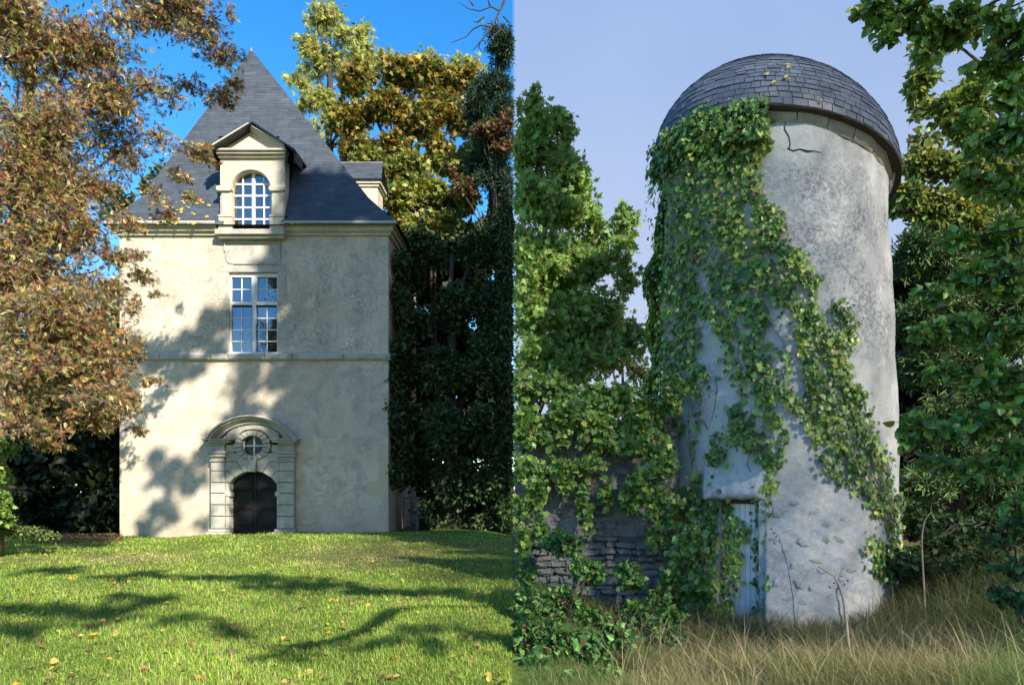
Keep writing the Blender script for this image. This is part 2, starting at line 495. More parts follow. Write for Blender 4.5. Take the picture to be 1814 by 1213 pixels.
# carved panel over the window
PAN = link('carved_panel', poly_mesh('carved_panel', *box_data(hx(399), hx(496), HY - 0.012, HY + .02, hz(467), hz(430))), M['stone_grey'], HOUSE)
boxes('panel_moulding', [(hx(a), hx(c), HY - 0.05, HY - .0125, hz(d), hz(b)) for a, b, c, d in
      ((398, 428.6, 497, 431), (398, 431, 399.6, 446), (495.4, 431, 497, 468.5), (414, 466.5, 495.4, 468.5))], M['stone_grey'], PAN)
arc = [(hx(413 - 12.5 * math.cos(t_)), HY - .02, hz(455 - 12.5 * math.sin(t_))) for t_ in np.linspace(-1.5, 1.2, 14)]
V_, T_ = tube(arc, [.02] * 14, 6)
link('panel_moulding', np_mesh('panel_moulding', V_, T_, smooth=True), M['stone_grey'], PAN)
arc = [(hx(484 + 11 * math.cos(t_)), HY - .02, hz(455 + 11 * math.sin(t_))) for t_ in np.linspace(0.2, 1.4, 10)]
V_, T_ = tube(arc, [.014] * 10, 6)
link('panel_moulding', np_mesh('panel_moulding', V_, T_, smooth=True), M['stone_grey'], PAN)

# cornice, stepped, left and right of the dormer, returned along the side
for (a, b) in ((205, 300), (300, 388), (507.5, 600), (600, 697)):
    V, Fc = [], []
    lo = 0 if a != 205 else 0
    for k, (y0, y1, pr) in enumerate(((397.5, 402, .34), (402, 405, .30), (405, 412, .20), (412, 414, .13), (414, 418, .09))):
        e0 = a if a != 205 else 212 - pr * 50
        e1 = b if b != 697 else 688 + pr * 50
        v, f = box_data(hx(e0 + .15), hx(e1 - .15), HY - pr, HY + .1, hz(y1), hz(y0))
        Fc += [tuple(i + len(V) for i in qd) for qd in f]; V += v
    link('cornice_stone', poly_mesh('cornice_stone', V, Fc), M['stone'], HOUSE)
boxes('cornice_stone', [(hx(688) - .05, hx(688) + pr, HY + .12, HY + HD, hz(y1), hz(y0)) for y0, y1, pr in
      ((397.5, 402, .34), (402.2, 405, .30), (405.2, 412, .20), (412.2, 418, .1))], M['stone'], HOUSE)

# -------- main window: two lights over two, each casement, muntin and pane a piece
zx = lambda u: 380 + u / 7.136
zy = lambda v: 470 + v / 7.136
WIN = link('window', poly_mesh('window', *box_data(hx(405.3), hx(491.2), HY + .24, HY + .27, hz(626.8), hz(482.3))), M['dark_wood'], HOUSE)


def bars(name, lst, y0, y1, mat, parent, fx, fy, base=HY):
    X_ = lambda u: (u - CX) * base / F
    Z_ = lambda v: EYE + (CY - v) * base / F
    return boxes(name, [(X_(fx(a)), X_(fx(c)), y0 - HY + base, y1 - HY + base, Z_(fy(d)), Z_(fy(b))) for a, b, c, d in lst], mat, parent)


bars('window_frame', [(180, 92, 198, 1118), (776, 92, 793, 1118), (198, 92, 776, 138), (198, 450, 776, 490), (198, 1092, 776, 1118), (462, 138, 505, 450), (462, 490, 505, 1092)],
     HY + .10, HY + .2, M['white_paint'], WIN, zx, zy)
bars('casement', [(450, 140, 462, 448), (505, 140, 524, 448)], HY + .125, HY + .19, M['white_paint'], WIN, zx, zy)
colx = [(200, 318, 328, 448), (522, 640, 650, 770)]
for ci, (a, b, c, d) in enumerate(colx):
    rowsets = ([(140, 285), (295, 443)], [(515, 650), (661, 797), (810, 942), (956, 1088)])
    for rows in rowsets:
        top, bot = rows[0][0], rows[-1][1]
        lst = [(b, top, c, bot)]
        for (r0, r1), (s0, s1) in zip(rows[:-1], rows[1:]):
            lst += [(a, r1, b - .5, s0), (c + .5, r1, d, s0)]
        bars('muntin', lst, HY + .14, HY + .18, M['white_paint'], WIN, zx, zy)
        for (r0, r1) in rows:
            for (x0, x1) in ((a, b), (c, d)):
                o = bars('pane', [(x0, r0, x1, r1)], HY + .165, HY + .171, M['glass'], WIN, zx, zy)
                o.location = (0, 0, 0)
                cen = Vector((hx(zx((x0 + x1) / 2)), HY + .168, hz(zy((r0 + r1) / 2))))
                rot = Matrix.Rotation(random.uniform(-.02, .02), 4, 'X') @ Matrix.Rotation(random.uniform(-.02, .02), 4, 'Z')
                o.data.transform(Matrix.Translation(cen) @ rot @ Matrix.Translation(-cen))
block('window_sill', rect(403, 624, 493, 628.5), 0.05, 0.25, M['white_paint'], WIN, 0.01)

# -------- portal
PORTAL = bpy.data.objects.new('portal', None); COL.objects.link(PORTAL)
PORTAL.location = (0, 0, 0); PORTAL.parent = HOUSE; PORTAL.matrix_parent_inverse = Matrix.Translation(-HOUSE.location)
qx = lambda u: 350 + u / 5.055
qy = lambda v: 720 + v / 5.055
zp = lambda pts: [(qx(a), qy(b)) for a, b in pts]


def pstone(name, pts, proud, depth=0.3, mat='stone_grey', bev=0.022):
    o = block(name, zp(pts), proud, depth, M[mat], None, bev)
    o.parent = PORTAL
    return o


ZR = lambda x0, y0, x1, y1: [(x0, y1), (x1, y1), (x1, y0), (x0, y0)]
for mirror in (False, True):
    mxx = (lambda u: u) if not mirror else (lambda u: 1018 - u)
    pm = lambda pts: [(mxx(a), b) for a, b in pts]
    pstone('plinth_stone', pm(ZR(108, 1122, 322, 1235)), 0.30)
    pstone('plinth_stone', pm(ZR(120, 1094, 312, 1121)), 0.24)
    jy = [495, 578, 680, 776, 878, 981, 1092]
    for a, b in zip(jy[1:-1], jy[2:]):
        if a < 600: continue
        pstone('pier_stone', pm(ZR(138, a + 3, 262, b - 3)), 0.20)
        pstone('jamb_stone', pm(ZR(263.5, a + 3, 296, b - 3)), 0.14, 0.5)
    pstone('impost_stone', pm(ZR(262, 762, 310, 802)), 0.17, 0.5)
    pstone('pier_stone', pm(ZR(138, 581, 262, 677)), 0.20)
    pstone('voussoir', pm([(263.5, 677), (296, 677), (300, 690), (345, 632), (298, 581), (263.5, 581)]), 0.16)
    pstone('pier_stone', pm(ZR(138, 498, 262, 577)), 0.20)
    pstone('capital_stone', pm(ZR(132, 480, 268, 495)), 0.25)
    pstone('capital_stone', pm(ZR(138, 455, 262, 479)), 0.22)
    pstone('capital_stone', pm(ZR(126, 425, 276, 454)), 0.29)
    pstone('capital_stone', pm(ZR(120, 402, 284, 424)), 0.34)
    pstone('frieze_stone', pm(ZR(138, 344, 262, 401)), 0.21)
    pstone('cornice_stone', pm(ZR(128, 326, 275, 343)), 0.28)
    pstone('cornice_stone', pm(ZR(100, 306, 320, 325)), 0.36)
    pstone('cornice_stone', pm(ZR(82, 292, 345, 305)), 0.42)
    # stones of the arch beside the keystone
    pstone('voussoir', pm([(347, 634), (420, 592), (362, 497), (263.5, 497), (263.5, 577), (300, 579)]), 0.155)
    pstone('voussoir', pm([(423, 590), (474, 578), (470, 481), (430, 470), (380, 420), (268, 412), (268, 494), (366, 494)]), 0.15)
    pstone('spandrel_stone', pm([(263.5, 412), (346, 412), (346, 378), (346, 340), (263.5, 344)]), 0.13)
    pstone('tympanum_stone', pm([(275, 292), (345, 292), (360, 285), (404, 232), (400, 178), (330, 205), (275, 245)]), 0.15)
pstone('keystone', [(474, 585), (536, 585), (545, 478), (470, 478)], 0.22)
pstone('tympanum_stone', [(402, 232), (440, 212), (509, 206), (578, 212), (614, 232), (614, 182), (509, 164), (402, 180)], 0.15)
# oval of small wedge stones round the oculus
oc, rx_o, ry_o, rx_i, ry_i = (505, 350), 162, 130, 98, 88
N = 18
for k in range(N):
    t0, t1 = 2 * math.pi * (k - .5) / N + .02, 2 * math.pi * (k + .5) / N - .02
    big = 1.0 + (0.08 if k % 2 == 0 else 0.0)
    pts = [(oc[0] + rx_o * math.cos(t_), oc[1] - ry_o * math.sin(t_)) for t_ in np.linspace(t0, t1, 4)]
    pts += [(oc[0] + rx_i * math.cos(t_), oc[1] - ry_i * math.sin(t_)) for t_ in np.linspace(t1, t0, 4)]
    pstone('oculus_stone', pts, 0.18 + 0.02 * (k % 2), 0.35, 'stone_grey', 0.015)
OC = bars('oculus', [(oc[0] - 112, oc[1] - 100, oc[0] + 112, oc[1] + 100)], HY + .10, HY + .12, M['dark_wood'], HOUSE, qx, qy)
bars('glazing_bar', [(oc[0] - 110, oc[1] - 6, oc[0] + 110, oc[1] + 6), (oc[0] - 7, oc[1] - 96, oc[0] + 7, oc[1] - 6.3), (oc[0] - 7, oc[1] + 6.3, oc[0] + 7, oc[1] + 96), (oc[0] - 100, oc[1] - 96, oc[0] - 86, oc[1] - 6.3), (oc[0] - 100, oc[1] + 6.3, oc[0] - 86, oc[1] + 96)],
     HY + .02, HY + .06, M['white_paint'], OC, qx, qy)
for sx_ in (-1, 1):
    for sy_ in (-1, 1):
        x_ = sorted((oc[0] + sx_ * 7, oc[0] + sx_ * 110)); y_ = sorted((oc[1] + sy_ * 6, oc[1] + sy_ * 96))
        bars('pane', [(x_[0], y_[0], x_[1], y_[1])], HY + .045, HY + .05, M['dark_glass'], OC, qx, qy)
# segmental hood, a moulded arch in five stones
ca, ra = (509, 520), 434
ang0, ang1 = math.atan2(520 - 292, 80 - 509), math.atan2(520 - 292, 938 - 509)
for step, (r_out, r_in, pr) in enumerate(((436, 420, .44), (419, 402, .36), (401, 388, .28), (387, 362, .2))):
    for k in range(5):
        t0 = ang0 + (ang1 - ang0) * (k / 5) - .002; t1 = ang0 + (ang1 - ang0) * ((k + 1) / 5) + .002
        f = lambda r, t_: (ca[0] + r * math.cos(t_) * (1.03 + .045), ca[1] - r * math.sin(t_))
        tt = np.linspace(t0, t1, 8)
        pstone('hood_moulding', [f(r_out, t_) for t_ in tt] + [f(r_in, t_) for t_ in tt[::-1]], pr, pr + .05, 'stone_grey', 0.012)

# doors: two leaves with raised panels, arched head filled by boards
DOOR = HOUSE
for k, (x0, x1) in enumerate(((404.5, 450.5), (451.5, 497.5))):
    lf = box('door', hx(x0), hx(x1), HY + .22, HY + .28, hz(984), hz(833), M['dark_wood'], HOUSE, .005)
    for (y0, y1) in ((838, 865), (869, 900), (904, 930), (934, 960)):
        box('door_panel', hx(x0 + 6), hx(x1 - 6), HY + .19, HY + .2195, hz(y1), hz(y0), M['dark_wood'], lf, .02)
    box('door_rail', hx(x0 + 1), hx(x1 - 1), HY + .175, HY + .2195, hz(868.5), hz(865.5), M['dark_wood'], lf, .008)
    box('door_rail', hx(x0 + 1), hx(x1 - 1), HY + .175, HY + .2195, hz(903.5), hz(900.5), M['dark_wood'], lf, .008)

# -------- dormer
dx = lambda u: 360 + u / 5.27
dy = lambda v: 200 + v / 5.27
DYF = HY - .15
dp = lambda pts: [(dx(a), dy(b)) for a, b in pts]
DORM = bpy.data.objects.new('dormer', None); COL.objects.link(DORM)
DORM.parent = HOUSE; DORM.matrix_parent_inverse = Matrix.Translation(-HOUSE.location)


def dstone(name, pts, proud, depth, mat='stone', bev=.015):
    o = block(name, dp(pts), proud, depth, M[mat], None, bev, base=DYF)
    o.parent = DORM
    return o


# wall of the dormer round the arched light (two halves meeting at the crown)
arcp = [(452 + 183 * math.cos(t_), 728 - 183 * math.sin(t_)) for t_ in np.linspace(0, math.pi, 25)]
dstone('dormer_wall', [(452, 432), (160, 432), (160, 1100), (269, 1100)] + arcp[12:][::-1], 0.02, 0.45, 'stone', .004)
dstone('dormer_wall', [(452, 432), (452, 545)] + arcp[:13][::-1] + [(635, 1100), (762, 1100), (762, 432)], 0.02, 0.45, 'stone', .004)
for (a, b) in ((178, 262), (648, 755)):
    dstone('pilaster', ZR(a, 746, b, 984), 0.09, .1)
for (a, b) in ((136, 280), (624, 770)):
    dstone('impost_stone', [(a + 14, 746), (b - 14, 746), (b, 730), (b, 708), (b - 10, 696), (a + 10, 696), (a, 708), (a, 730)], 0.17, .2, 'stone', .02)
for (a, b) in ((155, 285), (632, 765)):
    dstone('pedestal_stone', ZR(a, 986, b, 1099), 0.13, .16)
    dstone('pedestal_stone', ZR(a - 2, 962, b + 2, 985), 0.15, .18)
ao = [(452 + 212 * math.cos(t_), 716 - 226 * math.sin(t_)) for t_ in np.linspace(0.02, math.pi - .02, 30)]
ai = [(452 + 184 * math.cos(t_), 716 - 176 * math.sin(t_)) for t_ in np.linspace(0.02, math.pi - .02, 30)]
for k in range(3):
    s_ = slice(k * 10, min(k * 10 + 11, 30))
    dstone('archivolt_stone', ao[s_] + ai[s_][::-1], 0.08, .1, 'stone', .012)
dstone('sill_stone', ZR(130, 1101, 772, 1150), 0.20, .3, 'stone_grey')
dstone('sill_stone', ZR(150, 1151, 762, 1175), 0.10, .2, 'stone_grey')
dstone('cornice_stone', ZR(150, 408, 775, 431), 0.12, .3)
dstone('cornice_stone', ZR(142, 386, 785, 407), 0.22, .3)
dstone('cornice_stone', ZR(128, 366, 795, 385), 0.30, .4)
dstone('tympanum', [(170, 365), (760, 365), (455, 185)], 0.08, .3)
for (r0, r1, pr) in ((0, 16, .36), (16, 32, .30), (32, 46, .22)):
    for s_ in (-1, 1):
        X0 = 455 + s_ * 335
        dstone('raking_cornice_stone', [(X0, 362 - 20 + r0 - 2), (455, 138 + r0), (455, 138 + r1 - 1), (X0 - s_ * r1 * .2, 362 - 20 + r1 - 3)], pr, .4, 'stone', .008)
# cheeks, running back into the roof slope
for (a, b) in ((158, 178), (744, 764)):
    o = box('dormer_cheek', hx(dx(a)) * DYF / HY, hx(dx(b)) * DYF / HY, DYF + .43, HY + 2.4, hz(dy(1150)), hz(dy(400)), M['slate'], None)
    o.parent = DORM
# slate gable over the pediment
yA, yB = DYF - .42, HY + 2.3
for s_ in (-1, 1):
    kk = yA / HY; e = (hx(dx(455 + s_ * 400)) * kk, EYE + (hz(dy(338)) - EYE) * kk); r_ = (hx(dx(457)) * kk, EYE + (hz(dy(78)) - EYE) * kk)
    th = .07
    V = []
    for (xx, zz) in (e, r_):
        for yy in (yA, yB):
            V += [(xx, yy, zz), (xx, yy, zz - th)]
    me = poly_mesh('dormer_roof', V, [(0, 4, 6, 2), (1, 3, 7, 5), (0, 1, 5, 4), (2, 6, 7, 3), (0, 2, 3, 1), (4, 5, 7, 6)])
    o = link('dormer_roof', me, M['slate'], None)
    o.parent = DORM
    # dark end board hanging at the eave
    o = box('eave_board', min(e[0], e[0] - s_ * .08), max(e[0], e[0] - s_ * .08), DYF - .3, HY + .25, e[1] - .42, e[1] - .08, M['slate'], None)
    o.parent = DORM
# dormer window
DW = bars('dormer_window', [(265, 530, 640, 1098)], HY + .30, HY + .33, M['dark_wood'], None, dx, dy, DYF)
DW.parent = DORM


def dwpiece(o):
    o.parent = DORM; return o


rows = [(540, 640), (656, 748), (764, 858), (874, 968), (984, 1078)]
cols = [(272, 346), (358, 438), (466, 544), (556, 634)]
lst = [(438, 540, 466, 1096), (272, 1078, 437.6, 1096), (466.4, 1078, 634, 1096)]
for (r0, r1), (s0, s1) in zip(rows[:-1], rows[1:]): lst += [(272, r1, 437.6, s0), (466.4, r1, 634, s0)]
dwpiece(bars('window_frame', lst, HY + .16, HY + .22, M['white_paint'], None, dx, dy, DYF))
lst = []
for (r0, r1) in rows:
    lst += [(346, r0 + .3, 358, r1 - .3), (544, r0 + .3, 556, r1 - .3)]
dwpiece(bars('muntin', lst, HY + .165, HY + .215, M['white_paint'], None, dx, dy, DYF))
for (r0, r1) in rows:
    for (c0, c1) in cols:
        dwpiece(bars('pane', [(c0, r0, c1, r1)], HY + .20, HY + .206, M['glass'], None, dx, dy, DYF))

# -------- main roof
EY = HY - .36
E0 = np.array([hx(212) - .42, EY, hz(397.3)]); E1 = np.array([hx(688) + .42, EY, hz(397.3)])
E1[2] = E0[2] = EYE + (CY - 397.5) * EY / F
BY = HY + .2
B0 = P(250, 350, BY); B1 = P(652, 350, BY)
AP = P(445, 88, HY + HD / 2)
EBy, BBy = HY + HD + .36, HY + HD - .2
core = [E0, E1, (E1[0], EBy, E1[2]), (E0[0], EBy, E0[2]), B0, B1, (B1[0], BBy, B1[2]), (B0[0], BBy, B0[2]), AP]
onl = lambda a, b, px, y: a + (b - a) * (((px - CX) * y / F) - a[0]) / (b[0] - a[0])
core += [onl(E0, E1, 389, EY), onl(E0, E1, 507, EY), onl(B0, B1, 389, BY), onl(B0, B1, 507, BY)]
link('roof', poly_mesh('roof', core, [(0, 9, 11, 4), (10, 1, 5, 12), (1, 2, 6, 5), (2, 3, 7, 6), (3, 0, 4, 7), (4, 5, 8), (5, 6, 8), (6, 7, 8), (7, 4, 8), (3, 2, 1, 0)]), M['slate'], HOUSE)
ROOF = HOUSE.children[-1] if HOUSE.children[-1].name.startswith('roof') else [c for c in HOUSE.children if c.name.startswith('roof')][0]


def slates_on(A, B, C, D, wid, expo, rng, lift=.004):
    """wedge slates laid in courses on the facet A B (eave) - D C (top); returns list of (verts, tint, centre)"""
    out = []
    up = (C + D) / 2 - (A + B) / 2
    nrm = np.cross(B - A, up); nrm = nrm / np.linalg.norm(nrm)
    e = (B - A) / np.linalg.norm(B - A)
    slope = up - e * np.dot(up, e); L = np.linalg.norm(slope); n = max(1, int(round(L / expo)))
    u0 = lambda v: np.dot(A + (D - A) * v - A, e); u1 = lambda v: np.dot(B + (C - B) * v - A, e)
    org = lambda v: A + slope * v
    for i in range(n):
        va, vb = i / n, min((i + 1.25) / n, 1.0)
        la, ra_, lb, rb = u0(va), u1(va), u0(vb), u1(vb)
        x = la - rng.uniform(0, wid)
        while x < ra_:
            wv = wid * rng.uniform(.75, 1.2)
            a0, a1 = max(x + .003, la), min(x + wv - .003, ra_)
            b0, b1 = max(x + .0015, lb), min(x + wv - .0015, rb)
            x += wv
            if a1 - a0 < .03: continue
            if b1 < b0: b0 = b1 = min(max((a0 + a1) / 2, lb), rb) if rb > lb else (lb + rb) / 2
            lf = lift * rng.uniform(.7, 1.9); sl = rng.uniform(-.006, .006)
            q = [org(va + sl / L) + e * a0, org(va - sl / L) + e * a1, org(vb) + e * b1, org(vb) + e * b0]
            hi = [q[0] + nrm * (lf + .005), q[1] + nrm * (lf + .005), q[2] + nrm * .005, q[3] + nrm * .005]
            lo_ = [q[0] + nrm * lf, q[1] + nrm * lf, q[2] + nrm * .001, q[3] + nrm * .001]
            g = rng.uniform(.84, 1.18) * (1.3 if rng.random() < .05 else 1)
            out.append((np.array(lo_ + hi), (g * rng.uniform(.97, 1.02), g, g * rng.uniform(.98, 1.04)), sum(q) / 4, (a1 - a0)))
    return out


WF = np.array([(0, 3, 2), (0, 2, 1), (4, 5, 6), (4, 6, 7), (0, 1, 5), (0, 5, 4), (1, 2, 6), (1, 6, 5), (2, 3, 7), (2, 7, 6), (3, 0, 4), (3, 4, 7)])


def lay_slates(lst, parent, mat, keep, single_name, rest_name, cap=300):
    """the largest in view one by one, the rest joined as one part"""
    idx = sorted(range(len(lst)), key=lambda i: -keep(lst[i]))
    one = set([i for i in idx[:cap] if keep(lst[i]) > 0])
    Vr, Cr = [], []
    for i, s in enumerate(lst):
        if i in one:
            link(single_name, np_mesh(single_name, s[0], WF, np.tile(s[1], (8, 1))), mat, parent)
        else:
            Vr.append(s[0]); Cr.append(np.tile(s[1], (8, 1)))
    if Vr:
        n = len(Vr)
        T = (WF[None] + (np.arange(n) * 8)[:, None, None]).reshape(-1, 3)
        tag(link(rest_name, np_mesh(rest_name, np.vstack(Vr), T, np.vstack(Cr)), mat, parent), kind='stuff')


rngs = random.Random(3)
A_ = np.array
front = slates_on(E0, E1, B1, B0, .40, .135, rngs) + slates_on(B0, B1, AP, AP, .40, .135, rngs)
side = slates_on(E1, A_(core[2]), A_(core[6]), B1, .40, .135, rngs) + slates_on(B1, A_(core[6]), AP, AP, .40, .135, rngs)
left = slates_on(A_(core[3]), E0, B0, A_(core[7]), .40, .135, rngs) + slates_on(A_(core[7]), B0, AP, AP, .40, .135, rngs)
def under_dormer(s):
    c = s[2]; px = CX + F * c[0] / c[1]; py = CY - F * (c[2] - EYE) / c[1]
    return 394 < px < 502 and py > 240


front = [s for s in front if not under_dormer(s)]
fr_set = set(id(s) for s in front)


def keep_house(s):
    if id(s) not in fr_set: return 0
    c = s[2]; px = CX + F * c[0] / c[1]; py = CY - F * (c[2] - EYE) / c[1]
    if 375 < px < 520 and py > 215: return 0
    if px < 380 and py < 400: return s[3] * .4          # behind the chestnut
    return s[3]


lay_slates(front + side + left, ROOF, M['slate'], keep_house, 'slate', 'slates')
# lichen on the lower left of the roof
LV, LT = [], []
for k in range(62):
    px, py = (rngs.gauss(318, 30), rngs.gauss(370, 15)) if k < 50 else (rngs.uniform(508, 560), 396) if k < 55 else (rngs.uniform(225, 370), rngs.uniform(385, 396))
    if not 232 < px < 372 and k < 50: continue
    py = min(py, 396)
    f = np.clip((397.5 - py) / 47.5, 0, 1)
    yy = EY + (BY - EY) * f - .03 - .02
    c = P(px, py, yy); r = rngs.uniform(.025, .075)
    up = norm((B0 - E0)[None])[0]; ex = np.array([1., 0, 0]); up = norm((up - ex * up[0])[None])[0]
    b = len(LV); LV.append(c + np.array([0, -.015, 0])); m_ = 9
    for j in range(m_):
        t_ = 2 * math.pi * j / m_; rr = r * rngs.uniform(.6, 1.15)
        LV.append(c + ex * rr * 1.25 * math.cos(t_) + up * rr * math.sin(t_))
    LT += [(b, b + 1 + j, b + 1 + (j + 1) % m_) for j in range(m_)]
tag(link('lichen', np_mesh('lichen', A_(LV), A_(LT)), M['lichen'], ROOF), kind='stuff')
# lead cap and finial
V_, T_ = tube([AP + (0, 0, -.15), AP + (0, 0, -.02), AP + (0, 0, .05), AP + (.01, 0, .08)], [.09, .06, .03, .01], 7)
link('finial', np_mesh('finial', V_, T_, smooth=True), M['lead'], ROOF)

# dormer on the right slope, seen from its side
sy = HY + 2.7
SD = bpy.data.objects.new('side_dormer', None); COL.objects.link(SD)
SD.parent = HOUSE; SD.matrix_parent_inverse = Matrix.Translation(-HOUSE.location)


def sdp(o):
    o.parent = SD; return o


xr0, xr1 = P(560, 0, sy)[0], P(678, 0, sy)[0]
zr = P(0, 290, sy)[2]; ze = P(0, 318, sy - .55)[2]
for s_ in (-1, 1):
    V = []
    for (yy, zz, ext) in ((sy, zr, 0), (sy + s_ * .62, ze, .10)):
        for xx in (xr0, xr1 + ext):
            V += [(xx, yy, zz), (xx, yy, zz - .05)]
    sdp(link('dormer_roof', poly_mesh('dormer_roof', V, [(0, 2, 6, 4), (1, 5, 7, 3), (0, 1, 3, 2), (4, 6, 7, 5), (0, 4, 5, 1), (2, 3, 7, 6)]), M['slate']))
    if s_ < 0:
        fs = slates_on(A_([xr0 + .8, sy - .62, ze + .01]), A_([xr1 + .1, sy - .62, ze + .01]), A_([xr1, sy, zr + .01]), A_([xr0 + .8, sy, zr + .01]), .34, .14, rngs)
        for s in fs:
            sdp(link('slate', np_mesh('slate', s[0], WF, np.tile(s[1], (8, 1))), M['slate']))
V_, T_ = tube([(xr0 + .6, sy, zr + .02), (xr1 + .02, sy, zr + .02)], [.05, .05], 8)
sdp(link('ridge_roll', np_mesh('ridge_roll', V_, T_), M['lead']))
cx0, cx1 = P(600, 0, sy - .45)[0], P(669, 0, sy - .45)[0]
sdp(box('dormer_wall', cx0, cx1, sy - .45, sy + .45, P(0, 420, sy)[2], ze - .25, M['stone'], None, .01))
sdp(box('cornice_stone', cx0 - .05, cx1 + .06, sy - .51, sy + .51, ze - .25, ze - .15, M['stone'], None, .01))
sdp(box('cornice_stone', cx0 - .05, cx1 + .13, sy - .57, sy + .57, ze - .149, ze - .04, M['stone'], None, .01))

# metal grille by the corner of the house
gp = P(714, 945, 26.2); gq = P(742, 880, 26.2)
GR = thing('metal_grille', 'narrow grey metal grille panel standing right of the house corner', 'grille', (float(gp[0] + gq[0]) / 2, 26.2, float(gp[2]) - .1))
fz0, fz1 = gp[2] - .25, gq[2]
boxes('frame', [(gp[0], gp[0] + .04, 26.17, 26.23, fz0, fz1), (gq[0] - .12, gq[0], 26.17, 26.23, fz0, fz1), (gp[0] + .0405, gq[0] - .1205, 26.17, 26.23, fz1 - .06, fz1), (gp[0] + .0405, gq[0] - .1205, 26.17, 26.23, fz0, fz0 + .06)], M['grey_metal'], GR)
for k in range(1, 6):
    x = gp[0] + .04 + k * (gq[0] - .16 - gp[0]) / 6
    box('bar', x - .006, x + .006, 26.185, 26.198, fz0 + .06, fz1 - .06, M['grey_metal'], GR)
for k in range(1, 19):
    z = fz0 + .06 + k * (fz1 - fz0 - .12) / 19
    box('wire', gp[0] + .04, gq[0] - .12, 26.2, 26.212, z - .006, z + .006, M['grey_metal'], GR)

# ------------------------------------------------------------------ tower
TD, TA = 14.4, math.atan((1366 - CX) / F)
TC = np.array([TD * math.sin(TA), TD * math.cos(TA)])
ZT, ZB = 7.60, -0.75
TILT = 0.19                                          # the old roof has settled towards the right


LEANY = 0.06


def lean(t_): return TILT * math.cos(t_) + LEANY * math.sin(t_)


def lean_xy(p): return TILT * (p[:, 0] - TC[0]) + LEANY * (p[:, 1] - TC[1])


def trad(z): return 2.05 + 0.29 * np.clip((ZT - np.asarray(z, float)) / (ZT - ZB), 0, 1.2) ** 1.2


TOWER = thing('round_tower', 'round grey rendered tower with domed slate roof and white plank door', 'tower', (TC[0], TC[1], -0.55))
th_cam = math.atan2(-TC[1], -TC[0])                   # angle of the side that faces the camera


def tpt(th, z, off=0.0):
    r = trad(z) + off
    return np.stack([TC[0] + r * np.cos(th), TC[1] + r * np.sin(th), np.asarray(z, float) * np.ones_like(r)], -1)


def on_tower(px, py, off=0.0):
    """pixel -> point on the tower wall (angle, height), nan where the ray misses"""
    px = np.asarray(px, float); py = np.asarray(py, float)
    d = np.stack([(px - CX) / F, np.ones_like(px)], -1)
    rr = 2.2
    for _ in range(3):
        a = (d ** 2).sum(-1); b = -2 * (d @ TC); c = (TC ** 2).sum() - (rr + off) ** 2
        disc = b * b - 4 * a * c
        y = (-b - np.sqrt(np.where(disc < 0, np.nan, disc))) / (2 * a)
        z = EYE + (CY - py) / F * y
        rr = trad(z)
    p = d * y[..., None] - TC
    return np.arctan2(p[..., 1], p[..., 0]), z


dth = [float(on_tower(np.array([u]), np.array([1000]))[0][0]) for u in (1274, 1352)]
d0, d1 = dth
DZ = EYE + (CY - 884) / F * 12.2


def build_tower():
    th = np.unique(np.concatenate([np.linspace(-math.pi, math.pi, 121)[:-1], [d0, d1]]))
    zs = np.unique(np.concatenate([np.linspace(ZB, ZT, 62), [DZ]]))
    V = []
    r2 = np.random.default_rng(5)
    ph = r2.uniform(0, 6, 12)
    for z in zs:
        for a in th:
            nb = .018 * math.sin(3 * a + ph[0] + z * 1.1) + .014 * math.sin(7 * a + ph[1] - z * 2.3) + .010 * math.sin(13 * a + z * 5 + ph[2]) + .006 * math.sin(29 * a + 9 * z)
            zz = z - trad(z) * lean(a) * max(0, (z - 4) / (ZT - 4))
            r = float(trad(z)) + nb
            V.append((TC[0] + r * math.cos(a), TC[1] + r * math.sin(a), zz))
    n = len(th); Fc = []
    for j in range(len(zs) - 1):
        for i in range(n):
            k = (i + 1) % n
            am = (th[i] + th[k]) / 2 if k else th[i]
            if d0 - 1e-6 < am < d1 + 1e-6 and zs[j + 1] <= DZ + 1e-6: continue
            Fc.append((j * n + i, j * n + k, (j + 1) * n + k, (j + 1) * n + i))
    return poly_mesh('wall', V, Fc, True)


TW = link('wall', build_tower(), M['tower'], TOWER)
# door recess: jambs, head and threshold follow the opening inwards
pa, pb = tpt(np.array(d0), 0.4, .03), tpt(np.array(d1), 0.4, .03)
mid = (pa + pb) / 2
ex = norm((pb - pa)[None])[0]; ex[2] = 0; ex = norm(ex[None])[0]
inn = np.array([-ex[1], ex[0], 0]);
if np.dot(inn[:2], TC - mid[:2]) < 0: inn = -inn
hw = np.linalg.norm(pb[:2] - pa[:2]) / 2
DM = Matrix(((ex[0], inn[0], 0, mid[0]), (ex[1], inn[1], 0, mid[1]), (0, 0, 1, 0), (0, 0, 0, 1)))   # door space: x along, y inwards


def dbox(name, x0, x1, y0, y1, z0, z1, mat, parent, bevel=.006, rough=0.0):
    V, Fc = box_data(x0, x1, y0, y1, z0, z1)
    me = poly_mesh(name, V, Fc)
    bm = bmesh.new(); bm.from_mesh(me)
    if rough: bmesh.ops.subdivide_edges(bm, edges=bm.edges[:], cuts=4, use_grid_fill=True)
    if bevel: bmesh.ops.bevel(bm, geom=[e for e in bm.edges if e.calc_face_angle(0) > .5], offset=bevel, segments=2, affect='EDGES')
    for v in bm.verts:
        if rough: v.co += Vector((random.gauss(0, rough), random.gauss(0, rough), random.gauss(0, rough)))
    bm.to_mesh(me); bm.free()
    me.transform(DM)
    return link(name, me, mat, parent)


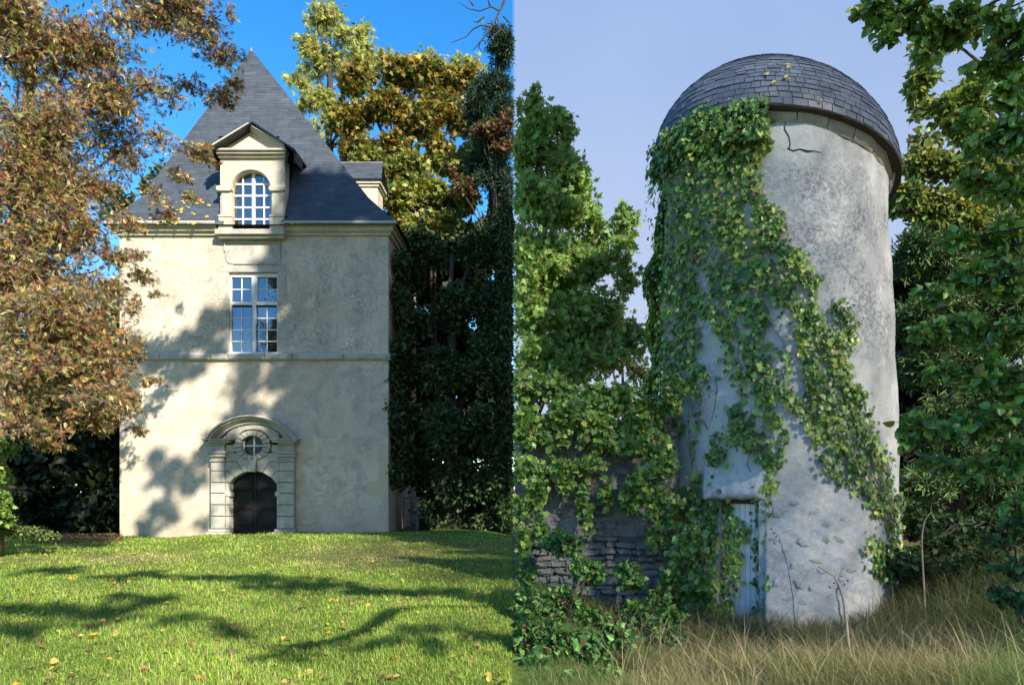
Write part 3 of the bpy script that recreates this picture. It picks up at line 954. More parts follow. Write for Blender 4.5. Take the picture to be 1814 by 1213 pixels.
zg = -0.75
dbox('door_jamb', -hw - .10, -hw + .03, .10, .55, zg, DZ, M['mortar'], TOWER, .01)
dbox('door_jamb', hw - .07, hw + .05, -.03, .55, zg, DZ, M['tower'], TOWER, .015)
def hood():
    bm = bmesh.new(); nu, nv = 26, 16
    x0, x1 = -hw - .26, hw + .03
    prof = [(.50, DZ + .01), (.30, DZ + .004), (.10, DZ - .002), (-.04, DZ + .004), (-.09, DZ + .03), (-.115, DZ + .075)] + [(-.115 + .19 * (k / 10) ** 1.1, DZ + .075 + .50 * k / 10) for k in range(1, 11)]
    rows_ = []
    for i in range(nu + 1):
        f = i / nu; x = x0 + (x1 - x0) * f
        edge = min(1, f * 4, (1 - f) * 9)
        curve = -.10 + .10 * ((f - .6) * 1.5) ** 2
        row = []
        for (y, z) in prof:
            n_ = .012 * math.sin(x * 19 + z * 7) + .008 * math.sin(x * 41 - z * 23)
            yy_ = y if y > .0 else y * (.25 + .75 * edge) + n_
            row.append(bm.verts.new((x, yy_, z + n_ * .5)))
        rows_.append(row)
    for i in range(nu):
        for j in range(len(prof) - 1):
            bm.faces.new((rows_[i][j], rows_[i][j + 1], rows_[i + 1][j + 1], rows_[i + 1][j]))
    bm.faces.new(rows_[0][::-1]); bm.faces.new(rows_[-1])
    bmesh.ops.recalc_face_normals(bm, faces=bm.faces[:])
    me = bpy.data.meshes.new('lintel'); bm.to_mesh(me); bm.free()
    me.polygons.foreach_set('use_smooth', np.full(len(me.polygons), True))
    me.transform(DM)
    return link('lintel', me, M['tower'], TOWER)


hood()
dbox('door_frame', -hw + .031, hw - .071, .20, .26, DZ - .07, DZ - .002, M['iron'], TOWER, .004)
DR = dbox('door', -hw + .031, hw - .071, .24, .262, zg, DZ - .075, M['old_white'], TOWER, .002)
npl = 7; x0d, x1d = -hw + .033, hw - .073
for k in range(npl):
    a = x0d + (x1d - x0d) * k / npl; b = x0d + (x1d - x0d) * (k + 1) / npl
    dbox('plank', a + .003, b - .003, .205 + random.uniform(0, .006), .2395, zg, DZ - .078 + random.uniform(-.004, 0), M['old_white'], DR, .005)
dbox('latch', x1d - .16, x1d - .04, .185, .203, .62, .65, M['grey_metal'], DR, .006)
dbox('latch', x1d - .075, x1d - .055, .165, .184, .60, .67, M['iron'], DR, .004)

# rubble foot right of the door: a thicker skirt of rough masonry with stones showing through
th_r = float(on_tower(np.array([1535]), np.array([1000]))[0][0])
nb_, nzv = 40, 30
V, Fc = [], []
r3 = np.random.default_rng(9)
for j in range(nzv + 1):
    z = ZB + (1.72 - ZB) * j / nzv
    for i in range(nb_ + 1):
        f = i / nb_
        e_ = d1 + .012 + (th_r + .10 * (1 - j / nzv) - d1) * f
        prof = .10 * (1 - .55 * (j / nzv)) * min(1, (1 - j / nzv) * 6 + .12) * min(1, (1 - f) * 8 + .05)
        bump = .026 * math.sin(e_ * 31 + z * 9) * math.sin(z * 17 + e_ * 7) + .010 * math.sin(e_ * 67 + z * 3) * math.sin(z * 39)
        V.append(tpt(np.array(e_), z, .03 + prof + bump))
for j in range(nzv):
    for i in range(nb_):
        a = j * (nb_ + 1) + i; Fc.append((a, a + 1, a + nb_ + 2, a + nb_ + 1))
# left edge return
o_ = len(V)
for j in range(nzv + 1):
    z = ZB + (1.72 - ZB) * j / nzv
    V.append(tpt(np.array(d1 + .012), z, -.15))
for j in range(nzv): Fc.append((j * (nb_ + 1), (j + 1) * (nb_ + 1), o_ + j + 1, o_ + j))
SK = link('rubble_foot', poly_mesh('rubble_foot', V, Fc, True), M['tower'], TOWER)


def rock_mesh(seed, sub=2, flat=1.0):
    bm = bmesh.new(); bmesh.ops.create_icosphere(bm, subdivisions=sub, radius=1)
    r = random.Random(seed)
    ks = [(Vector((r.gauss(0, 1), r.gauss(0, 1), r.gauss(0, 1))).normalized(), r.uniform(.72, .95)) for _ in range(9)]
    for v in bm.verts:
        for n_, d_ in ks:
            q_ = v.co.dot(n_)
            if q_ > d_: v.co -= n_ * (q_ - d_)
    me = bpy.data.meshes.new('stone'); bm.to_mesh(me); bm.free()
    return me


rocks = [rock_mesh(s, 1) for s in range(6)]
for m_ in rocks: m_.materials.append(M['rubble_pale'])
spots = [(1445, 905), (1465, 930), (1400, 940), (1425, 960), (1460, 955), (1485, 955), (1390, 975), (1448, 992), (1485, 990), (1410, 1000), (1510, 1005), (1380, 1030), (1420, 1035), (1455, 1012), (1485, 1025), (1395, 1060), (1430, 1065), (1465, 1050), (1505, 1045), (1380, 905), (1410, 890), (1490, 915), (1372, 955), (1440, 1040)]
for k, (u, v) in enumerate(spots):
    a, z = on_tower(np.array([u]), np.array([v]), .1)
    a, z = float(a[0]), float(z[0])
    p = tpt(np.array(a), z, .082 + .035 * max(0, (1.2 - z) / 2))
    o = bpy.data.objects.new('stone', rocks[k % 6]); COL.objects.link(o)
    o.parent = SK
    s_ = random.uniform(.09, .17)
    o.matrix_basis = Matrix.Translation(Vector(p)) @ Matrix.Rotation(a, 4, 'Z') @ Matrix.Diagonal((.026, s_, s_ * random.uniform(.4, .65), 1)) @ Matrix.Rotation(random.uniform(0, 6), 4, 'X')

# cornice stones under the eave
NC = 26
for k in range(NC):
    t0 = 2 * math.pi * k / NC + .004; t1 = 2 * math.pi * (k + 1) / NC - .006
    V = []
    dz = random.uniform(-.015, .015); dr = random.uniform(-.045, .025)
    for (r, z) in ((1.75, 7.47), (2.06 + dr, 7.47 + dz), (2.12 + dr, 7.55 + dz), (2.15 + dr, 7.65 + dz * .3), (1.75, 7.65)):
        for t_ in np.linspace(t0, t1, 5):
            r_ = r + random.uniform(-.008, .008)
            V.append((TC[0] + r_ * math.cos(t_), TC[1] + r_ * math.sin(t_), z - r_ * lean(t_)))
    Fc = []
    for j in range(5):
        jn = (j + 1) % 5
        for i in range(4): Fc.append((j * 5 + i, j * 5 + i + 1, jn * 5 + i + 1, jn * 5 + i))
    Fc += [tuple(j * 5 for j in range(5)), tuple(j * 5 + 4 for j in range(4, -1, -1))]
    link('cornice_stone', poly_mesh('cornice_stone', V, Fc), M['cornice_stone'], TOWER)

# dome: smooth core, eave board, courses of slates
RO, ZE, HDm = 2.25, 7.68, 1.86


def dome(s):
    """s 0..1 along the profile -> radius, height"""
    a = s * math.pi / 2
    return RO * math.cos(a) ** 1.12, ZE + HDm * math.sin(a) ** 1.02


V, Fc = [], []
nth, nsv = 72, 24
for j in range(nsv + 1):
    r, z = dome(min(j / nsv, .995))
    for i in range(nth):
        t_ = 2 * math.pi * i / nth
        V.append((TC[0] + (r - .01) * math.cos(t_), TC[1] + (r - .01) * math.sin(t_), z - .01 - r * lean(t_)))
for j in range(nsv):
    for i in range(nth):
        k = (i + 1) % nth; Fc.append((j * nth + i, j * nth + k, (j + 1) * nth + k, (j + 1) * nth + i))
Fc.append(tuple(nsv * nth + i for i in range(nth)))
b0 = len(V)
for i in range(nth):
    t_ = 2 * math.pi * i / nth
    V.append((TC[0] + 2.0 * math.cos(t_), TC[1] + 2.0 * math.sin(t_), ZE - .02 - 2.0 * lean(t_)))
for i in range(nth):
    k = (i + 1) % nth; Fc.append((b0 + i, b0 + k, k, i))
DOME = link('dome_roof', poly_mesh('dome_roof', V, Fc, True), M['slate_tower'], TOWER)
sl, frontset = [], []
L_ = 0; prev = dome(0); tab = [(0, 0)]
for k in range(1, 401):
    c = dome(k / 400); L_ += math.hypot(c[0] - prev[0], c[1] - prev[1]); prev = c; tab.append((L_, k / 400))
s_at = lambda l: float(np.interp(l, [q_[0] for q_ in tab], [q_[1] for q_ in tab]))
expo = .105
nrow = int(L_ / expo)
for j in range(nrow):
    r0, z0 = dome(s_at(j * expo)); r1, z1 = dome(min(s_at(min((j + 1.3) * expo, L_)), .999))
    n = max(8, int(2 * math.pi * r0 / .19))
    tx, tz = r1 - r0, z1 - z0; ln = math.hypot(tx, tz); nr, nzz = tz / ln, -tx / ln
    a = rngs.uniform(0, 1)
    edges = []
    while a < 2 * math.pi + .5:
        edges.append(a); a += 2 * math.pi / n * rngs.uniform(.72, 1.28)
    wav = rngs.uniform(0, 6)
    for k in range(len(edges) - 1):
        t0, t1 = edges[k] + .0025, edges[k + 1] - .0025
        if t0 > edges[0] + 2 * math.pi: break
        lf = .007 * rngs.uniform(.6, 2.4); sg = rngs.uniform(-.012, .012) + .012 * math.sin(3 * t0 + wav)
        def pt(r, z, t_, o): return (TC[0] + (r + nr * o) * math.cos(t_), TC[1] + (r + nr * o) * math.sin(t_), z + nzz * o - (r + nr * o) * lean(t_))
        ra_, za_ = r0 - tx / ln * sg, z0 - tz / ln * sg
        lo_ = [pt(ra_, za_, t0, lf), pt(ra_, za_, t1, lf), pt(r1, z1, t1, .001), pt(r1, z1, t0, .001)]
        hi = [pt(ra_, za_, t0, lf + .007), pt(ra_, za_, t1, lf + .007), pt(r1, z1, t1, .007), pt(r1, z1, t0, .007)]
        g = rngs.uniform(.85, 1.15)
        c = np.mean(np.array(hi), 0)
        sl.append((np.array(lo_ + hi), (g * rngs.uniform(.95, 1.03), g, g * rngs.uniform(.98, 1.06)), c, t1 - t0))


def keep_dome(s):
    c = s[2]
    tow = -(c[:2] - TC) @ (TC / np.linalg.norm(TC))
    px = CX + F * c[0] / c[1]
    return tow + s[3] * .5 + 3 if tow > 0.15 and px > 1215 else 0


lay_slates(sl, DOME, M['slate_tower'], keep_dome, 'slate', 'slates')
V, Fc = [], []
for i in range(nth):
    t_ = 2 * math.pi * i / nth
    for (r, z) in ((RO + .015, ZE + .0), (RO + .012, ZE - .045), (RO - .2, ZE - .05)):
        V.append((TC[0] + r * math.cos(t_), TC[1] + r * math.sin(t_), z - r * lean(t_)))
for i in range(nth):
    k = (i + 1) % nth
    for q_ in range(2): Fc.append((i * 3 + q_, i * 3 + q_ + 1, k * 3 + q_ + 1, k * 3 + q_))
link('eave_board', poly_mesh('eave_board', V, Fc, True), M['bark_dark'], DOME)
# moss and lichen on the dome
LV, LT = [], []
for k in range(11):
    s_ = s_at(abs(rngs.gauss(0, .5)) + .03 if k < 9 else rngs.uniform(.2, 2.2)); t_ = th_cam + rngs.uniform(-1.1, 1.1)
    r, z = dome(s_); r += .05
    c = A_([TC[0] + r * math.cos(t_), TC[1] + r * math.sin(t_), z + .02 - r * lean(t_)])
    e1 = A_([-math.sin(t_), math.cos(t_), 0]); r2_, z2_ = dome(s_ + .02); e2 = norm(A_([(r2_ - r + .05) * math.cos(t_), (r2_ - r + .05) * math.sin(t_), z2_ - z])[None])[0]
    b = len(LV); LV.append(c); sz = rngs.uniform(.015, .04)
    for j in range(8):
        q_ = 2 * math.pi * j / 8; LV.append(c + (e1 * 1.4 * math.cos(q_) + e2 * math.sin(q_)) * sz * rngs.uniform(.5, 1.2))
    LT += [(b, b + 1 + j, b + 1 + (j + 1) % 8) for j in range(8)]
tag(link('lichen', np_mesh('lichen', A_(LV), A_(LT)), M['lichen'], DOME), kind='stuff')

# cracks in the render
def crack(pts, wd):
    a, z = on_tower(A_([p[0] for p in pts], float), A_([p[1] for p in pts], float))
    q_ = tpt(a, z, .03)
    q_[:, 2] -= lean_xy(q_) * np.clip((q_[:, 2] - 4) / (ZT - 4), 0, 1)
    V_, T_ = tube(q_, wd, 5)
    link('crack', np_mesh('crack', V_, T_), M['crack'], TOWER)


crack([(1391, 240), (1390, 252), (1397, 262), (1399, 275), (1397, 284)], [.005, .008, .008, .010, .014])
crack([(1394, 283), (1404, 286), (1416, 281), (1430, 282), (1440, 280), (1455, 281)], [.008, .016, .011, .012, .006, .003])
crack([(1268, 665), (1272, 690), (1268, 720), (1262, 745)], [.003, .005, .005, .003])

# ------------------------------------------------------------------ garden wall beside the tower
WY = 12.6
wx0, wx1 = SEAM * WY + .02, 2.45
GW = thing('garden_wall', 'low mossy rubble garden wall under ivy, left of the tower', 'wall', ((wx0 + wx1) / 2, WY + .2, -.3))
wt = P(0, 745, WY)[2]
V, Fc = [], []
nX, nZ = 40, 26
for j in range(nZ + 1):
    for i in range(nX + 1):
        x = wx0 + (wx1 - wx0) * i / nX; z = -.7 + (wt + .7) * j / nZ
        V.append((x, WY + .045 * math.sin(x * 5 + z * 3) + .03 * math.sin(x * 11 - z * 8) + .02 * math.sin(z * 23 + x * 4) + (.10 if z < .72 else 0), z))
for j in range(nZ):
    for i in range(nX):
        a = j * (nX + 1) + i; Fc.append((a, a + 1, a + nX + 2, a + nX + 1))
b = len(V); V += [(wx0, WY + .5, -.7), (wx1, WY + .5, -.7), (wx1, WY + .5, wt), (wx0, WY + .5, wt)]
tl, tr, bl, br = nZ * (nX + 1), nZ * (nX + 1) + nX, 0, nX
Fc += [(b + 1, b, b + 3, b + 2), (tl,) + tuple(range(tl + 1, tr + 1)) + (b + 2, b + 3), (br,) + tuple((nX + 1) * j + nX for j in range(1, nZ + 1)) + (b + 2, b + 1), tuple((nX + 1) * j for j in range(nZ, -1, -1)) + (b, b + 3)]
link('masonry', poly_mesh('masonry', V, Fc, False), M['mortar'], GW)
MS = GW.children[0]


def slab_mesh(seed):
    r = random.Random(seed)
    bm = bmesh.new(); bmesh.ops.create_cube(bm, size=2)
    bmesh.ops.bevel(bm, geom=bm.edges[:], offset=.34, segments=2, affect='EDGES')
    for v in bm.verts: v.co += Vector((r.gauss(0, .10), r.gauss(0, .12), r.gauss(0, .13)))
    me = bpy.data.meshes.new('stone'); bm.to_mesh(me); bm.free(); return me


slabs = [slab_mesh(s) for s in range(10)]
for k, m_ in enumerate(slabs): m_.materials.append(M['rubble'] if k % 4 else M['rubble_mid'])
rw = random.Random(21)
z = -.55
while z < wt - .06:
    h = rw.uniform(.05, .15) if z < .75 else rw.uniform(.1, .2)
    x = wx0 + .01
    while x < wx1 - .1:
        l = rw.uniform(.12, .42)
        l = min(l, wx1 - x)
        if (z < .7 and rw.random() < .93) or rw.random() < .6:
            o = bpy.data.objects.new('stone', slabs[rw.randrange(10)]); COL.objects.link(o)
            o.parent = GW; o.matrix_parent_inverse = Matrix.Translation(-GW.location)
            o.matrix_basis = Matrix.Translation((x + l / 2, WY + (.03 if z < .7 else .05) + rw.uniform(-.035, .04), z + h / 2 + rw.uniform(-.02, .02))) @ Matrix.Rotation(rw.uniform(-.13, .13), 4, 'Y') @ Matrix.Diagonal((l / 2 - .006, .09, h / 2 - .006, 1))
        x += l
    z += h

# ------------------------------------------------------------------ foliage machinery
def fan(outline, fold=0.12, droop=0.12):
    """leaf template from an outline (x, y) round the leaf, folded along the midrib: verts, tris"""
    pts = [(0.0, 0.42)] + outline
    V = [(x, y, fold * abs(x) * 2 - droop * y * y) for x, y in pts]
    n = len(outline)
    return np.array(V, float), np.array([(0, 1 + i, 1 + (i + 1) % n) for i in range(n)])


T_IVY = fan([(0, -.02), (.26, -.10), (.50, .14), (.34, .36), (.46, .60), (.20, .66), (0, 1.0), (-.20, .66), (-.46, .60), (-.34, .36), (-.50, .14), (-.26, -.10)])
T_MAPLE = fan([(0, 0), (.30, -.02), (.56, .22), (.30, .34), (.60, .68), (.20, .62), (0, 1.05), (-.20, .62), (-.60, .68), (-.30, .34), (-.56, .22), (-.30, -.02)], .10, .2)
T_OVAL = fan([(0, 0), (.26, .06), (.42, .32), (.34, .62), (.12, .88), (0, 1.0), (-.12, .88), (-.34, .62), (-.42, .32), (-.26, .06)], .16, .22)
T_SMALL = (np.array([(0, 0, 0), (.34, .45, .07), (0, 1, -.1), (-.34, .45, .07)], float), np.array([(0, 1, 2), (0, 2, 3)]))


def palmate(nl=5, wid=.16, droop=.35):
    V, T = [], []
    for k in range(nl):
        a = (k - (nl - 1) / 2) * (1.9 / (nl - 1) if nl > 1 else 0)
        L = 1.0 - .22 * abs(k - (nl - 1) / 2)
        c, s = math.cos(a), math.sin(a)
        loc = [(0, 0, 0), (wid, .55, .05), (0, 1.0, -.0), (-wid, .55, .05)]
        b = len(V)
        for (x, y, z) in loc:
            x, y = x * L, y * L
            V.append((x * c + y * s, -x * s + y * c, z - droop * y * y * (1 + .3 * (k % 2))))
        T += [(b, b + 1, b + 2), (b, b + 2, b + 3)]
    return np.array(V, float), np.array(T)


T_CHEST = palmate(5, .085, .55)
T_ASH = palmate(5, .13, .25)
T_NEEDLE = palmate(3, .10, .15)


def palette(cols, n, rng, jit=.25):
    w_ = np.array([c[3] for c in cols]); w_ = w_ / w_.sum()
    k = rng.choice(len(cols), n, p=w_)
    c = np.array([c[:3] for c in cols])[k]
    return np.clip(c * (1 + rng.normal(0, jit, (n, 1))).clip(.4, 1.9) * (1 + rng.normal(0, .06, (n, 3))), .004, .8)


def leaf_cloud(name, p, tip, nrm, size, tmpl, col, mat, parent, singles=0, single_name='leaf', seam=0, kind='stuff', score=None):
    """all leaves of a plant: the largest-showing ones as objects of their own, the rest as one mesh"""
    if seam:
        ok = (p[:, 0] - SEAM * p[:, 1]) * seam > .42 * size
        p, tip, nrm, size, col = p[ok], tip[ok], nrm[ok], size[ok], col[ok]
        if score is not None: score = score[ok]
    t_ = norm(tip); n_ = nrm - (nrm * t_).sum(1, keepdims=True) * t_; n_ = norm(n_); s_ = np.cross(t_, n_)
    TV, TT = tmpl
    one = np.zeros(len(p), bool)
    if singles:
        px = CX + F * p[:, 0] / p[:, 1]; py = CY - F * (p[:, 2] - EYE) / p[:, 1]
        sc_ = size / p[:, 1] * ((px > 5) & (px < 1809) & (py > 5) & (py < 1208))
        if score is not None: sc_ = sc_ * score
        one[np.argsort(-sc_)[:singles]] = True
        one &= sc_ > 0
        meshes = {}
        cq = col[one]
        cen = cq[np.linspace(0, len(cq) - 1, 10).astype(int)]
        variants = []
        for c in cen:
            me = np_mesh(single_name, TV, TT, np.tile(c, (len(TV), 1))); me.materials.append(mat); variants.append(me)
        for i in np.nonzero(one)[0]:
            k = int(np.argmin(((cen - col[i]) ** 2).sum(1)))
            o = bpy.data.objects.new(single_name, variants[k]); COL.objects.link(o)
            o.parent = parent; o.matrix_parent_inverse = Matrix.Translation(-parent.location)
            m = Matrix.Identity(4)
            for r_ in range(3):
                m[r_][0], m[r_][1], m[r_][2], m[r_][3] = s_[i, r_] * size[i], t_[i, r_] * size[i], n_[i, r_] * size[i], p[i, r_]
            o.matrix_basis = m
    r_ = ~one
    p, t_, n_, s_, size, col = p[r_], t_[r_], n_[r_], s_[r_], size[r_], col[r_]
    V = p[:, None] + size[:, None, None] * (TV[None, :, 0:1] * s_[:, None] + TV[None, :, 1:2] * t_[:, None] + TV[None, :, 2:3] * n_[:, None])
    K = len(TV)
    T = (TT[None] + (np.arange(len(p)) * K)[:, None, None]).reshape(-1, 3)
    o = link(name, np_mesh(name, V, T, np.repeat(col, K, 0)), mat, parent)
    if kind: o['kind'] = kind
    return o


def grow(clumps, n, rng, twigs=26, updir=.35, face=None, spread=1.0, inner=.25):
    """leaves set along twigs that fan out from the middle of each clump.
    clump: (centre, (rx, ry, rz), weight) -> points, tip directions, normals, twig starts and ends"""
    wts = np.array([c[2] * np.cbrt(np.prod(c[1])) ** 2 for c in clumps]); wts = wts / wts.sum()
    P_, D_, A, B = [], [], [], []
    for (c, r, wq), f in zip(clumps, wts):
        k = max(4, int(n * f)); m = max(3, int(twigs * min(1.6, max(.4, k / 120))))
        c = np.asarray(c, float); r = np.asarray(r, float)
        d = norm(rng.normal(size=(m, 3))); d[:, 2] = d[:, 2] * .8 + .12
        L = rng.uniform(.55, 1.08, m)[:, None]
        a = c + rng.normal(size=(m, 3)) * r * .18
        b = c + d * r * L * spread
        A.append(a); B.append(b)
        i = rng.integers(0, m, k)
        t_ = rng.uniform(inner, 1.04, k)[:, None] ** .75
        sag = np.zeros((k, 3)); sag[:, 2] = -.12 * (t_[:, 0] ** 2) * np.linalg.norm(b[i] - a[i], axis=1)
        p = a[i] + (b[i] - a[i]) * t_ + sag + rng.normal(size=(k, 3)) * r.mean() * .16
        P_.append(p); D_.append(norm(b[i] - a[i]) + rng.normal(size=(k, 3)) * .75 + np.array([0, 0, -.35]))
    p = np.vstack(P_); dd = np.vstack(D_)
    nr = rng.normal(size=p.shape) * .6 + np.array([0, 0, updir])
    if face is not None: nr = nr + face
    return p, dd, nr, np.vstack(A), np.vstack(B)


CLR = np.random.default_rng(4)


def pxc(lst, f=1.0, depth=None):
    """clumps given as (px, py, distance, rx px, ry px[, weight])"""
    out = []
    for c in lst:
        px, py, y, rx, ry = c[:5]; wq = c[5] if len(c) > 5 else 1.0
        s_ = y / F
        d = depth if depth else max(rx, ry) * s_ * .8
        r_ = np.array((rx * s_, d, ry * s_)); c0 = P(px, py, y)
        for k in range(3):
            o_ = norm(CLR.normal(size=(1, 3)))[0] * CLR.uniform(.2, .55)
            out.append((c0 + o_ * r_, tuple(r_ * CLR.uniform(.55, .8)), wq))
    return out


def wobble(a, b, k, rng, amp):
    t_ = np.linspace(0, 1, k)[:, None]
    q_ = a + (b - a) * t_
    off = rng.normal(size=(k, 3)) * amp * np.sin(t_ * math.pi)
    return q_ + off


def tree(name, label, base, top, clumps, n, tmpl, size, cols, seed, mat='leaf', bark='bark_dark', trunk_r=.25, twigs=26, seam=0, singles=0,
         group=None, cat='tree', limbs=14, updir=.35, jit=.25, leaf_name='crown', single_name='leaf', face=None, twig_r=.006, limb_r=.4, trunk_name='trunk', inner=.25, attach=.12):
    rng = np.random.default_rng(seed)
    base = np.asarray(base, float); top = np.asarray(top, float)
    root = thing(name, label, cat, base, group)
    tp = wobble(base + (0, 0, -.2), top, 9, rng, .10 * max(.3, trunk_r * 2))
    tr = np.linspace(1, .22, 9) ** 1.0 * trunk_r; tr[0] *= 1.35
    V_, T_ = tube(tp, tr, 10)
    link(trunk_name, np_mesh(trunk_name, V_, T_, smooth=True), M[bark], root)
    p, d, nr, A, B = grow(clumps, n, rng, twigs, updir, face, inner=inner)
    parts = []
    order = sorted(range(len(clumps)), key=lambda i: -clumps[i][1][0])[:limbs]
    for i in order:
        c = np.asarray(clumps[i][0])
        hgt = np.clip((c[2] - base[2]) / max(top[2] - base[2], .1) - .22, attach, .92)
        q0 = base + (top - base) * hgt
        mid_ = (q0 + c) / 2 + np.array([0, 0, .12 * np.linalg.norm(c - q0)])
        t_ = np.linspace(0, 1, 8)[:, None]
        pts = (1 - t_) ** 2 * q0 + 2 * t_ * (1 - t_) * mid_ + t_ ** 2 * c + rng.normal(size=(8, 3)) * .05 * np.sin(t_ * math.pi)
        parts.append(tube(pts, np.linspace(trunk_r * limb_r, twig_r * 2, 8), 6))
    if seam:
        ok = ((A[:, 0] - SEAM * A[:, 1]) * seam > .02) & ((B[:, 0] - SEAM * B[:, 1]) * seam > .02)
        A, B = A[ok], B[ok]
        parts = [q_ for q_ in parts if ((q_[0][:, 0] - SEAM * q_[0][:, 1]) * seam > 0).all()]
    for q_ in parts:
        link('limb', np_mesh('limb', q_[0], q_[1], smooth=True), M[bark], root)
    if len(A):
        V_, T_ = segs(A, B, twig_r * 1.6, twig_r * .5)
        tag(link('twigs', np_mesh('twigs', V_, T_), M[bark], root), kind='stuff')
    sz = size * rng.uniform(.65, 1.25, len(p))
    leaf_cloud(leaf_name, p, d, nr, sz, tmpl, palette(cols, len(p), rng, jit), M[mat], root, singles, single_name, seam)
    return root


G = lambda x, y: float(ground_z(x, y))

# ------------------------------------------------------------------ chestnut in autumn leaf, left
CH = [(60, 100, 17, 150, 150, .5), (60, 330, 16.6, 130, 130, .8), (60, 400, 16, 90, 70, 1.0), (140, 400, 17, 70, 60, .9), (200, 470, 18.2, 50, 50, .8), (60, 300, 17, 140, 150, .6), (80, 500, 17, 150, 140, .6), (80, 640, 16.5, 150, 120, .8), (150, 250, 18, 120, 120, .3), (180, 560, 17.5, 70, 90, .5), (200, 690, 17.5, 60, 60, .8), (120, 700, 16, 110, 70, .8), (30, 30, 16, 130, 110), (150, 60, 17, 120, 90), (265, 55, 17, 95, 70), (350, 60, 17, 70, 55, .8), (395, 105, 17.5, 45, 32, .8), (60, 190, 16, 120, 110), (180, 180, 17.5, 100, 75),
      (285, 175, 17.5, 65, 50, .6), (345, 150, 18, 55, 32, .7), (395, 170, 18, 38, 20, 1.2), (415, 150, 18, 26, 14, 1.2), (40, 320, 16, 110, 100), (150, 320, 17.5, 80, 70, .8), (235, 275, 18, 55, 50, .5), (300, 245, 18, 50, 35, .5),
      (350, 275, 18.5, 36, 22, 1.2), (320, 310, 18.5, 36, 22, 1.0), (60, 450, 16, 105, 90), (150, 430, 17, 75, 65, .8), (215, 400, 18, 50, 45, .6), (275, 350, 18.5, 42, 22, .5), (300, 385, 19, 30, 16, 1.0), (340, 350, 19, 24, 14, .8), (90, 555, 16, 125, 85), (195, 515, 18, 42, 45, .6),
      (238, 455, 19.5, 34, 28, .7), (255, 490, 19.5, 32, 18, 1.1), (270, 520, 19.5, 22, 12, 1.0), (232, 545, 19.5, 30, 24, .8), (50, 655, 15.5, 105, 85), (150, 640, 16.5, 100, 75), (232, 630, 18.5, 50, 42), (270, 680, 19, 30, 18), (60, 735, 15.5, 90, 50), (150, 735, 16.5, 75, 38),
      (225, 715, 18.5, 45, 32), (245, 760, 19, 22, 16), (85, 790, 16, 40, 18), (330, 15, 17, 90, 40), (410, 25, 18, 22, 20, .6)]
CHC = [(0.42, 0.25, 0.12, 3), (0.3, 0.13, 0.075, 2), (0.42, 0.34, 0.14, 3), (0.27, 0.27, 0.09, 2.5), (0.62, 0.52, 0.29, 1.8), (0.14, 0.07, 0.045, 1.2), (0.13, 0.15, 0.05, 1)]
tb = P(-32, 955, 17.0); tb[2] = G(tb[0], 17)
tree('chestnut_tree', 'large chestnut tree with sparse rusty brown autumn leaves at left', tb, P(75, -60, 17.0), pxc(CH), 26000, T_CHEST, .145, CHC, 21,
     bark='bark', trunk_r=.33, twigs=34, singles=300, single_name='leaf_cluster', limbs=16, updir=.25, jit=.3, twig_r=.006, limb_r=.14, inner=.12, attach=.36)
# ivy round the chestnut's foot and weeds below it
IVYC = [(0.13, 0.235, 0.045, 4), (0.2, 0.32, 0.06, 3), (0.065, 0.14, 0.036, 2.6), (0.36, 0.43, 0.1, 1.3), (0.34, 0.22, 0.07, 0.1)]
c_ = P(4, 860, 16.6)
fo = tree('ivy', 'ivy climbing the foot of the chestnut trunk at the left edge', (tb[0] + .1, 16.55, tb[2]), (tb[0] + .15, 16.5, 3.4), pxc([(0, 930, 16.5, 18, 30), (2, 880, 16.5, 14, 34), (4, 830, 16.5, 12, 34), (8, 790, 16.4, 14, 26)], depth=.3), 1500, T_IVY, .10, IVYC, 22,
          mat='leaf_glossy', cat='ivy', trunk_r=.05, trunk_name='stem', leaf_name='foliage', limbs=2, twigs=14)
WEED = [(.12, .19, .04, 3), (.20, .26, .07, 2), (.07, .12, .03, 2), (.3, .3, .12, .5)]
tree('weed_clump', 'pale green weeds growing at the chestnut foot', (*P(40, 0, 17.5)[:1], 17.5, 0), (*P(40, 0, 17.5)[:1], 17.5, .4), pxc([(20, 940, 17.3, 40, 20), (60, 942, 17.5, 35, 16), (5, 925, 17, 25, 30), (85, 948, 17.6, 20, 8)], depth=.6), 2200, T_OVAL, .055, WEED, 23,
     cat='plants', trunk_r=.02, trunk_name='stem', leaf_name='foliage', limbs=0, twigs=20)

# ------------------------------------------------------------------ trees round the house
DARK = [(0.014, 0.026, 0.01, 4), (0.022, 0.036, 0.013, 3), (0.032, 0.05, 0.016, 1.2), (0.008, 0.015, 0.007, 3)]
for k, (lb, X0, cl, nn) in enumerate((
        ('dark evergreen hedge in shade, left of the house', 110, [(60, 800, 29, 90, 130), (140, 760, 28.5, 90, 130), (190, 840, 28, 60, 110), (60, 900, 28, 90, 70), (140, 920, 28, 90, 50), (0, 820, 29, 80, 120), (200, 690, 30, 40, 60), (110, 650, 30, 90, 60), (20, 680, 30, 80, 60), (180, 730, 29, 50, 60), (100, 700, 29.5, 60, 60), (200, 780, 28.4, 30, 70)], 6500),)):
    b_ = P(X0, 950, 28.5); b_[2] = 0
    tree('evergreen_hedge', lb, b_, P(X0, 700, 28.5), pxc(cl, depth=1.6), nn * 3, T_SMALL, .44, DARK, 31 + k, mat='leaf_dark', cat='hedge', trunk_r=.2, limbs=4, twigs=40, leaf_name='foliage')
MID = [(.04, .07, .02, 3), (.06, .1, .025, 2), (.09, .12, .03, 1)]
